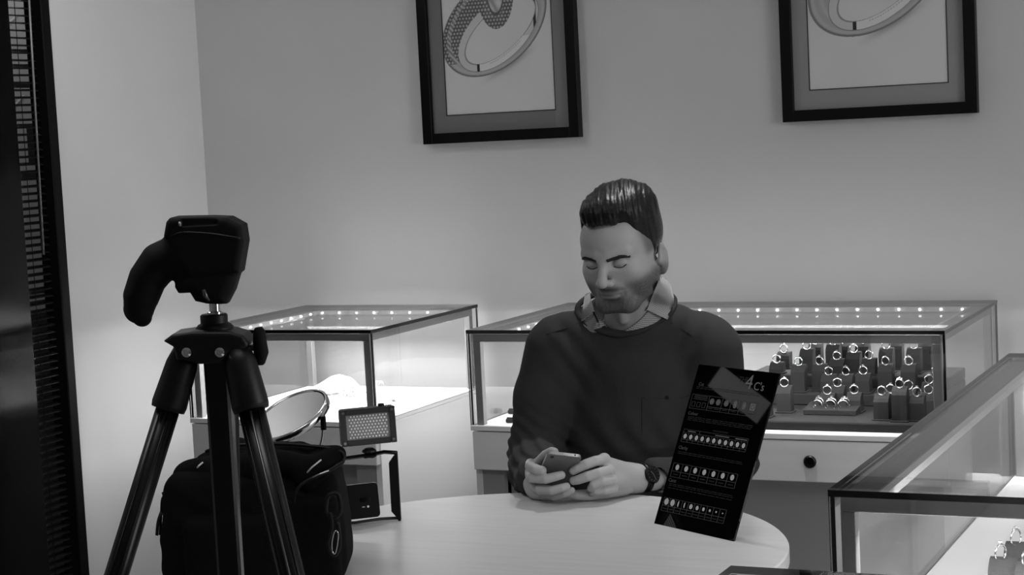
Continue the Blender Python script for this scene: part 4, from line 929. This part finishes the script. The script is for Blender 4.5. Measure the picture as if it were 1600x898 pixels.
def handL(P):
    f = rc(P, (0.1671, 3.4250, 0.8063), (0.2195, 3.4700, 0.7764), .0165, .0205)
    f = smin(f, rc(P, (0.1729, 3.4200, 0.7783), (0.2201, 3.4700, 0.7624), .0185, .0205), .014)
    f = smin(f, rc(P, (0.2114, 3.4650, 0.7714), (0.2842, 3.5200, 0.7546), .0245, .029), .016)
    f = smin(f, el(P, (0.1599, 3.4150, 0.8222), (.0115, .0115, .0105)), .008)
    f = smin(f, el(P, (0.1657, 3.4050, 0.8002), (.0115, .0110, .0105)), .008)
    fg = chain(P, [((0.1598, 3.4150, 0.8197), .0106), ((0.1420, 3.4020, 0.8205), .0099), ((0.1245, 3.3980, 0.8159), .0100), ((0.1084, 3.4000, 0.8090), .0092), ((0.0997, 3.4040, 0.8037), .0085)]); f = smin(f, fg, .004)
    fg = chain(P, [((0.1657, 3.4050, 0.8002), .0106), ((0.1465, 3.3900, 0.7990), .0098), ((0.1255, 3.3880, 0.7943), .0098), ((0.1084, 3.3940, 0.7878), .0090), ((0.0987, 3.4000, 0.7847), .0080)]); f = smin(f, fg, .0026)
    fg = chain(P, [((0.1720, 3.4020, 0.7818), .0102), ((0.1530, 3.3880, 0.7830), .0094), ((0.1369, 3.3880, 0.7777), .0092), ((0.1320, 3.3950, 0.7704), .0080)]); f = smin(f, fg, .0024)
    fg = chain(P, [((0.1741, 3.4080, 0.7644), .0100), ((0.1561, 3.3940, 0.7644), .0088), ((0.1414, 3.3940, 0.7639), .0082), ((0.1354, 3.4000, 0.7593), .0072)]); f = smin(f, fg, .0024)
    fg = chain(P, [((0.1970, 3.4450, 0.7572), .015), ((0.1623, 3.4250, 0.7554), .0128), ((0.1274, 3.4200, 0.7519), .0112), ((0.1028, 3.4180, 0.7536), .0098), ((0.0883, 3.4200, 0.7564), .0085)]); f = smin(f, fg, .005)
    return f
def tabled(fn):                    # nothing goes below the table top
    return lambda P: smax(fn(P), np.where(P[:, 1] < 3.57, .7412-P[:, 2], -1.0), .002)
def bb(*pts, m=.03):
    A_ = np.array(pts); return tuple(A_.min(0)-m), tuple(A_.max(0)+m)
lo, hi = bb((0.0114, 3.3700, 0.8575), (0.1077, 3.6000, 0.7047)); V1, F1 = nets(tabled(handR), lo, hi, .0014, 1)
lo, hi = bb((0.0838, 3.3700, 0.8538), (0.2832, 3.5300, 0.7102)); V2, F2 = nets(tabled(handL), lo, hi, .0014, 1)
def inner(P):                       # plain body under the clothes, joins head, hands and legs
    f = rc(P, (0.2497, 3.8000, 1.0170), (0.2434, 3.8400, 0.9022), .060, .075)
    f = smin(f, rc(P, (0.1365, 3.8200, 0.9861), (0.3700, 3.8400, 0.9720), .05, .05), .05)
    f = smin(f, rc(P, (0.2434, 3.8400, 0.9022), (0.225, 3.86, .52), .085, .10), .05)
    f = smin(f, rc(P, (0.0853, 3.8000, 0.9842), (0.0339, 3.7600, 0.7810), .038, .034), .03); f = smin(f, rc(P, (0.0339, 3.7600, 0.7810), (0.0292, 3.5700, 0.7539), .034, .026), .02)
    f = smin(f, rc(P, (0.4117, 3.8100, 0.9666), (0.4266, 3.7600, 0.7406), .038, .034), .03); f = smin(f, rc(P, (0.4265, 3.7600, 0.7379), (0.2775, 3.5150, 0.7559), .034, .027), .02)
    return f
V3, F3 = nets(inner, (-.05, 3.48, .42), (.53, 4.0, 1.10), .010, 0)
def merge(L):
    b = MB(); o = 0
    for V, F_ in L:
        b.v += V.tolist(); b.f += (F_+o).tolist(); o += len(V)
    b.mi = [0]*len(b.f); return b
# finger nails darker/lighter are too small: skin tone only
cc = np.concatenate([C0_, np.full(len(V1), .40), np.full(len(V2), .40), np.full(len(V3), .345)])
body = vpart('body', merge([(V0, F0), (V1, F1), (V2, F2), (V3, F3)]), 'skin', man, smooth=True, col=cc)
# brows, lashes (head axes)
hp = lambda p: HM@Vector(p)
from mathutils.bvhtree import BVHTree
BT = BVHTree.FromPolygons(V0.tolist(), F0.tolist())
def onface(p, off=.0006):
    q = hp(p); d = (HR@Vector((0, 1, 0))).normalized(); h = BT.ray_cast(q-d*.08, d)
    return (h[0]-d*off) if h[0] is not None else q
for s in (-1, 1):
    b = MB(); pts = [onface((s*x, -.09, z+.009), -.0030) for x, z in ((.010, .0130), (.018, .0150), (.027, .0165), (.036, .0175), (.045, .0160), (.052, .0125))]
    b.tube(catmull(pts, 3), [.0040+.0022*math.sin(PI*min(1, (k+1.5)/15)) for k in range(16)], 6, flat=.9)
    vpart('eyebrow', b, 'brow', man, smooth=True)
for s in (-1, 1):
    b = MB(); pts = [onface((s*x, -.09, z+.009), .0004) for x, z in ((.0185, -.0035), (.025, -.0062), (.031, -.0068), (.038, -.0055), (.0445, -.0020))]
    b.tube(catmull(pts, 3), .0010, 5)
    vpart('eyelash', b, 'brow', man, smooth=True)
# hair
def hairf(P):
    Q = tol(P); x, y, z = Q[:, 0], Q[:, 1], Q[:, 2]
    sh_ = el(Q, (0, .019, .043), (.0775, .1005, .088))
    top = el(Q, (.006, .006, .104), (.067, .082, .043))
    qf = el(Q, (.002, -.058, .108), (.046, .031, .030))
    f = smin(smin(sh_, top, .045), qf, .025)
    ax_ = np.abs(x)
    zl = np.interp(y, [-.12, -.080, -.064, -.054, -.047, -.041, -.032, -.018, -.002, .004, .020, .034, .06, .12], [.091, .089, .082, .062, .034, .004, -.018, -.028, -.030, -.026, .006, -.014, -.046, -.066])
    zl = zl+.030*np.exp(-((ax_-.052)/.013)**2)*(y < -.03)*np.clip((-.03-y)/.02, 0, 1)
    cut = (zl-z)*.75
    f = smax(f, cut, .006)
    st = np.sin(x*300+np.sin(y*42)*1.6+z*60+y*120)*.4+np.sin(x*640+y*260+2)*.35+np.sin(x*110+y*75)*.7
    w_ = np.clip((z-.06)/.03, 0, 1)
    return f+.0013*st*(.25+w_)+.0006
vsdf('hair', hairf, (HO.x-.12, HO.y-.14, HO.z-.08), (HO.x+.12, HO.y+.16, HO.z+.19), .0021, 'hair', man)
# sweater
def ysc(P, yc, s):
    Q = P.copy(); Q[:, 1] = yc+(P[:, 1]-yc)/s; return Q
def sweaterf(P):
    A_ = ysc(P, 3.83, .74)
    f = rc(A_, (0.2368, 3.8300, 0.9247), (0.2282, 3.8300, 0.6681), .150, .150)*.85
    f = smin(f, rc(A_, (0.2282, 3.8300, 0.6681), (0.225, 3.83, .57), .150, .158)*.85, .04)
    f = smin(f, rc(P, (0.2227, 3.7850, 1.0404), (0.1056, 3.8000, 1.0106), .056, .052), .04)
    f = smin(f, rc(P, (0.2665, 3.7900, 1.0444), (0.3884, 3.8100, 0.9952), .060, .056), .04)
    f = smin(f, rc(P, (0.2401, 3.8000, 1.0447), (0.2365, 3.8000, 0.9629), .070, .09), .04)
    for a in ([((0.0854, 3.8000, 0.9870), .066), ((0.0534, 3.7900, 0.8914), .059), ((0.0340, 3.7650, 0.7801), .057), ((0.0286, 3.6800, 0.7553), .052), ((0.0291, 3.5500, 0.7578), .040), ((0.0288, 3.5150, 0.7646), .0355)],
              [((0.4117, 3.8100, 0.9666), .072), ((0.4231, 3.8000, 0.8713), .062), ((0.4410, 3.7650, 0.7458), .058), ((0.3706, 3.6200, 0.7401), .048), ((0.2910, 3.5250, 0.7558), .040), ((0.2601, 3.5000, 0.7622), .0375)]):
        for k, ((p, r), (q, r2)) in enumerate(zip(a[:-1], a[1:])): f = smin(f, rc(P, p, q, r, r2), .035 if k == 0 else .018)
    f = smax(f, -el(P, (0.2395, 3.7450, 1.0854), (.083, .082, .056)), .008)
    f = smax(f, -rc(P, (0.2461, 3.7700, 1.0746), (0.2462, 3.7900, 1.0455), .062, .056), .006)
    # cloth folds
    x, y, z = P[:, 0], P[:, 1], P[:, 2]
    ex, ez = (0.0221, 3.7000, 0.7788)[0], (0.0221, 3.7000, 0.7788)[2]
    fold = np.sin((z-ez)*210+(x-ex)*150+np.sin(y*40))*np.exp(-(((x-ex)/.07)**2+((z-ez+.01)/.075)**2))
    fold += np.sin((z-ez)*190-(x-.47)*140)*np.exp(-(((x-.46)/.07)**2+((z-ez)/.09)**2))
    fold += .9*np.sin(x*95+z*60+np.sin(z*25)*1.5)*np.exp(-(((z-.80)/.07)**2+((x-.22)/.16)**2))
    fold += .7*np.sin((x-.09)*120+z*85)*np.exp(-(((x-.12)/.05)**2+((z-.99)/.09)**2))+.7*np.sin((x-.35)*110-z*85)*np.exp(-(((x-.37)/.05)**2+((z-.98)/.09)**2))
    fold += .5*np.sin(z*75+np.sin(x*30))*np.exp(-(((z-.66)/.06)**2))
    f = f+.0040*fold
    return smax(f, np.where(y < 3.57, .7415-z, -1.0), .003)
Vs, Fs = nets(sweaterf, (-.06, 3.47, .50), (.56, 4.03, 1.13), .0046, 1)
sw = vpart('sweater', merge([(Vs, Fs)]), 'knit', man, smooth=True)
BS = BVHTree.FromPolygons(Vs.tolist(), Fs.tolist()); EYE = Vector((0, 0, 1.45))
def onsw(p, off=0.0):
    d = (Vector(p)-EYE).normalized(); h = BS.ray_cast(EYE, d)
    return (h[0]-d*off) if (h[0] is not None and abs(h[0].y-3.74) < .16) else Vector(p)
neck = [onsw(p) for p in ((0.1337, 3.7200, 1.0730), (0.1429, 3.7000, 1.0600), (0.1603, 3.6900, 1.0469), (0.1855, 3.6800, 1.0348), (0.2115, 3.6800, 1.0282), (0.2379, 3.6800, 1.0295), (0.2652, 3.6900, 1.0350), (0.2929, 3.7000, 1.0471), (0.3176, 3.7200, 1.0584), (0.3357, 3.7500, 1.0747))]
neck += [Vector((0.3371, 3.8000, 1.0916)), Vector((0.3010, 3.8500, 1.1027)), Vector((0.2400, 3.8600, 1.1049)), Vector((0.1768, 3.8400, 1.0988)), Vector((0.1412, 3.7900, 1.0861))]
vpart('neck_ribbing', MB().tube(catmull(neck, 5, True), .0062, 8, closed=True), 'knit', sw, smooth=True)
for L in ([(0.1320, 3.7000, 1.0539), (0.1078, 3.7000, 1.0445), (0.0851, 3.7000, 1.0390), (0.0664, 3.7000, 1.0346)], [(0.3232, 3.7000, 1.0456), (0.3463, 3.7000, 1.0298), (0.3643, 3.7000, 1.0169), (0.3755, 3.7000, 1.0004)]):
    b = MB(); b.tube(catmull([onsw(p) for p in L], 5), .0011, 5); vpart('shoulder_seam', b, 'knit_dark', sw, smooth=True)
q0 = onsw((0.3060, 3.7000, 0.8905)); vpart('pocket_tag', MB().box(q0-Vector((.007, .001, .004)), q0+Vector((.007, .003, .004)), .001), 'knit_dark', sw)
b = MB(); b.tube(catmull([onsw(p) for p in ((0.2571, 3.7000, 0.8930), (0.2927, 3.7000, 0.8898), (0.3404, 3.7000, 0.8888), (0.3566, 3.7000, 0.8946))], 4), .0005, 5); b.tube([onsw(p) for p in ((0.2571, 3.7000, 0.8930), (0.2554, 3.7000, 0.8542), (0.2536, 3.7000, 0.8141))], .0004, 5); vpart('pocket_seam', b, 'knit_dark', sw, smooth=True)
# shirt
def strip(A_, B_, n=6, th=.0016, uvs=330, bulge=0.0):
    A_ = catmull(A_, 4); B_ = catmull(B_, 4); m = len(A_); vs = []; uv = []
    for lay in (0, 1):
        s_ = 0
        for i in range(m):
            if i: s_ += np.linalg.norm(np.array(B_[i])-np.array(B_[i-1]))
            for j in range(n+1):
                t = j/n; p = A_[i]*(1-t)+B_[i]*t; p = p+np.array((0, -bulge*math.sin(PI*t)+(th if lay else 0), 0)); vs.append(p)
                uv.append((s_*uvs, t*np.linalg.norm(A_[i]-B_[i])*uvs))
    f = []; o = m*(n+1)
    for i in range(m-1):
        for j in range(n):
            q = (i*(n+1)+j, i*(n+1)+j+1, (i+1)*(n+1)+j+1, (i+1)*(n+1)+j); f.append(q); f.append(tuple(k+o for k in q[::-1]))
    edge = [i*(n+1) for i in range(m)]+[(m-1)*(n+1)+j for j in range(1, n+1)]+[i*(n+1)+n for i in range(m-2, -1, -1)]+[j for j in range(n-1, 0, -1)]
    for k in range(len(edge)): a, c = edge[k], edge[(k+1) % len(edge)]; f.append((a, c, c+o, a+o)[::-1])
    b = MB(); b.add(vs, f); return b, uv
def onskin(p, off=.004):
    d = (Vector(p)-EYE).normalized(); h = BT.ray_cast(EYE, d)
    return (h[0]-d*off) if h[0] is not None else Vector(p)
b, uv = strip([onskin(p, .003) for p in ((0.1643, 3.7150, 1.0787), (0.1761, 3.7000, 1.0636), (0.1936, 3.6980, 1.0457), (0.2122, 3.6900, 1.0297), (0.2348, 3.6860, 1.0396), (0.2595, 3.6900, 1.0551), (0.2795, 3.7000, 1.0743), (0.2949, 3.7150, 1.0960))],
              [onsw(p, -.005) for p in ((0.1406, 3.7250, 1.0441), (0.1563, 3.7050, 1.0308), (0.1818, 3.7000, 1.0168), (0.2116, 3.6940, 1.0107), (0.2420, 3.6920, 1.0147), (0.2716, 3.6940, 1.0249), (0.3019, 3.7020, 1.0385), (0.3278, 3.7160, 1.0570))])
shirt = vpart('shirt', b, 'gingham', man, smooth=True, uv=uv)
def mix_(p, q, t): return Vector(p).lerp(Vector(q), t)
b, uv = strip([(0.3093, 3.8000, 1.1392)]+[onskin(p, .007) for p in ((0.3076, 3.7700, 1.1282), (0.2937, 3.7250, 1.1099), (0.2833, 3.7050, 1.0922))]+[onskin((0.2748, 3.6900, 1.0755), .010)],
              [(0.3286, 3.8100, 1.1266), (0.3355, 3.7750, 1.1101)]+[onsw(p, .006) for p in ((0.3349, 3.7350, 1.0895), (0.3280, 3.7120, 1.0707))]+[onsw((0.3160, 3.6900, 1.0536), .010)], bulge=.004)
vpart('collar_wing', b, 'gingham', shirt, smooth=True, uv=uv)
b, uv = strip([(0.1622, 3.7500, 1.1129), (0.1618, 3.7250, 1.1018), (0.1645, 3.7100, 1.0898), (0.1672, 3.6950, 1.0765)],
              [(0.1515, 3.7550, 1.1077), (0.1473, 3.7350, 1.0936), (0.1429, 3.7150, 1.0757), onsw((0.1388, 3.7000, 1.0575), .008)], bulge=.003)
vpart('collar_wing', b, 'gingham', shirt, smooth=True, uv=uv)
vpart('placket_lining', MB().tube(catmull([(0.1643, 3.6900, 1.0771), (0.1702, 3.6880, 1.0638), (0.1749, 3.6900, 1.0488)], 4), .0042, 6, flat=.4), 'knit_dark', shirt)
vpart('button', MB().lathe([(.0032, 0), (.0030, .001), (.001, .001)], Matrix.Translation((0.1721, 3.6840, 1.0522))@Matrix.Rotation(PI/2, 4, 'X'), 12), 'aluminium', shirt)
# trousers, shoes, chair
def trf(P):
    f = rc(P, (.13, 3.86, .52), (.32, 3.86, .52), .105, .105)
    for s in (-1, 1):
        f = smin(f, rc(P, (.225+s*.10, 3.86, .53), (.225+s*.14, 3.44, .525), .085, .062), .03)
        f = smin(f, rc(P, (.225+s*.14, 3.44, .52), (.225+s*.14, 3.49, .10), .062, .05), .02)
    return f
vsdf('trousers', trf, (-.1, 3.34, .02), (.56, 4.02, .66), .009, 'trousers', man)
for s in (-1, 1):
    def shf(P, s=s):
        f = rc(P, (.225+s*.14, 3.50, .05), (.225+s*.15, 3.32, .04), .042, .036); return smax(f, .001-P[:, 2], .004)
    vsdf('shoe', shf, (.225+s*.14-.07, 3.24, -.01), (.225+s*.14+.08, 3.58, .12), .006, 'shoe_leather', man)
ch = vthing('chair', 'dark low-backed chair the man sits on, hidden behind the table', 'chair', (.225, 3.86, 0))
vpart('seat', MB().box((.02, 3.68, .385), (.43, 4.06, .412), .01), 'grey_fabric', ch)
vpart('backrest', MB().box((.05, 4.075, .55), (.40, 4.095, .80), .008), 'grey_fabric', ch)
for sx in (.04, .41):
    vpart('leg', MB().box((sx-.012, 3.69, 0), (sx+.012, 3.714, .385), .003), 'dark_metal', ch)
    vpart('leg', MB().box((sx-.012, 4.05, 0), (sx+.012, 4.074, .80), .003), 'dark_metal', ch)
# phone in his hands
pm, pw, ph_ = frame3((0.0195, 3.3720, 0.8493), (0.0835, 3.3840, 0.8366), (0.0486, 3.4700, 0.7521))
hpn = phone('phone', 'silver-grey smartphone held up in both hands of the seated man', pm, pw, .138, .0078, 'phone_back', 'phone_metal')
hl = ph_/2; top_ = .069
b = MB(); b.lathe([(.0034, 0), (.0032, .0009), (.002, .0009)], pm@Matrix.Translation((-pw/2+.010, -.0040, .069-.008))@Matrix.Rotation(PI/2, 4, 'X'), 14); vpart('camera_lens', b, 'black_gloss', hpn)
b = MB(); b.lathe([(.0018, 0), (.0017, .0003)], pm@Matrix.Translation((pw/2-.013, 0, .069)), 12); b.lathe([(.0006, 0), (.0006, .0003)], pm@Matrix.Translation((-.004, 0, .069)), 8); vpart('headphone_socket', b, 'black_gloss', hpn)
# watch
wm, ww, wh = frame3((0.2232, 3.4420, 0.7928), (0.2459, 3.4520, 0.7860), (0.2239, 3.4400, 0.7555))
wt = vthing('wristwatch', 'black wristwatch on the seated man\'s left wrist', 'watch', wm.to_translation())
wn = -Vector((wm[0][1], wm[1][1], wm[2][1]))
wc = wm.to_translation()
axw = (Vector((0.2842, 3.5200, 0.7546))-Vector((0.2114, 3.4650, 0.7714))).normalized()
wcen = Vector((0.2350, 3.4830, 0.7661))
ca_ = Vector((0, 0, 1)); ca_ = (ca_-axw*ca_.dot(axw)).normalized(); cb_ = axw.cross(ca_)
pts = [wcen+(ca_*math.cos(a)+cb_*math.sin(a))*.0292 for a in np.linspace(0, 2*PI, 33)[:-1]]
pts = [Vector((p.x, p.y, max(p.z, .7432))) for p in pts]
vpart('strap', MB().tube(pts, .0085, 6, closed=True, flat=.22, up=ca_), 'black_satin', wt, smooth=True)
nrm = (Vector((-.10, -1, .42))); nrm = (nrm-axw*nrm.dot(axw)).normalized()
u_ = axw; v_ = nrm.cross(u_)
WM = Matrix((u_, v_, nrm)).transposed().to_4x4(); WM.translation = wcen+nrm*.0265
vpart('watch_case', MB().lathe([(.0155, 0), (.0175, .002), (.0178, .006), (.0160, .0085), (.0148, .0085), (.0145, .0074)], WM, 40, cap=False), 'black_satin', wt, auto=40)
vpart('dial', MB().lathe([(.0148, .0070), (.0148, .0076)], WM, 32), 'black_gloss', wt)
b = MB()
for k in range(12):
    a = k*PI/6; p, q = Vector((.0118*math.cos(a), .0118*math.sin(a), .0079)), Vector((.0137*math.cos(a), .0137*math.sin(a), .0079)); b.tube([WM@p, WM@q], .00035, 4)
vpart('hour_markers', b, 'aluminium', wt)
b = MB(); b.tube([WM@Vector((0, 0, .0081)), WM@Vector((-.006, .006, .0081))], .0005, 4); b.tube([WM@Vector((0, 0, .0082)), WM@Vector((.004, -.010, .0082))], .0004, 4); vpart('hands', b, 'aluminium', wt)
vpart('crown', MB().lathe([(.002, 0), (.002, .003)], WM@Matrix.Translation((.0178, 0, .004))@Matrix.Rotation(PI/2, 4, 'Y'), 10), 'aluminium', wt)
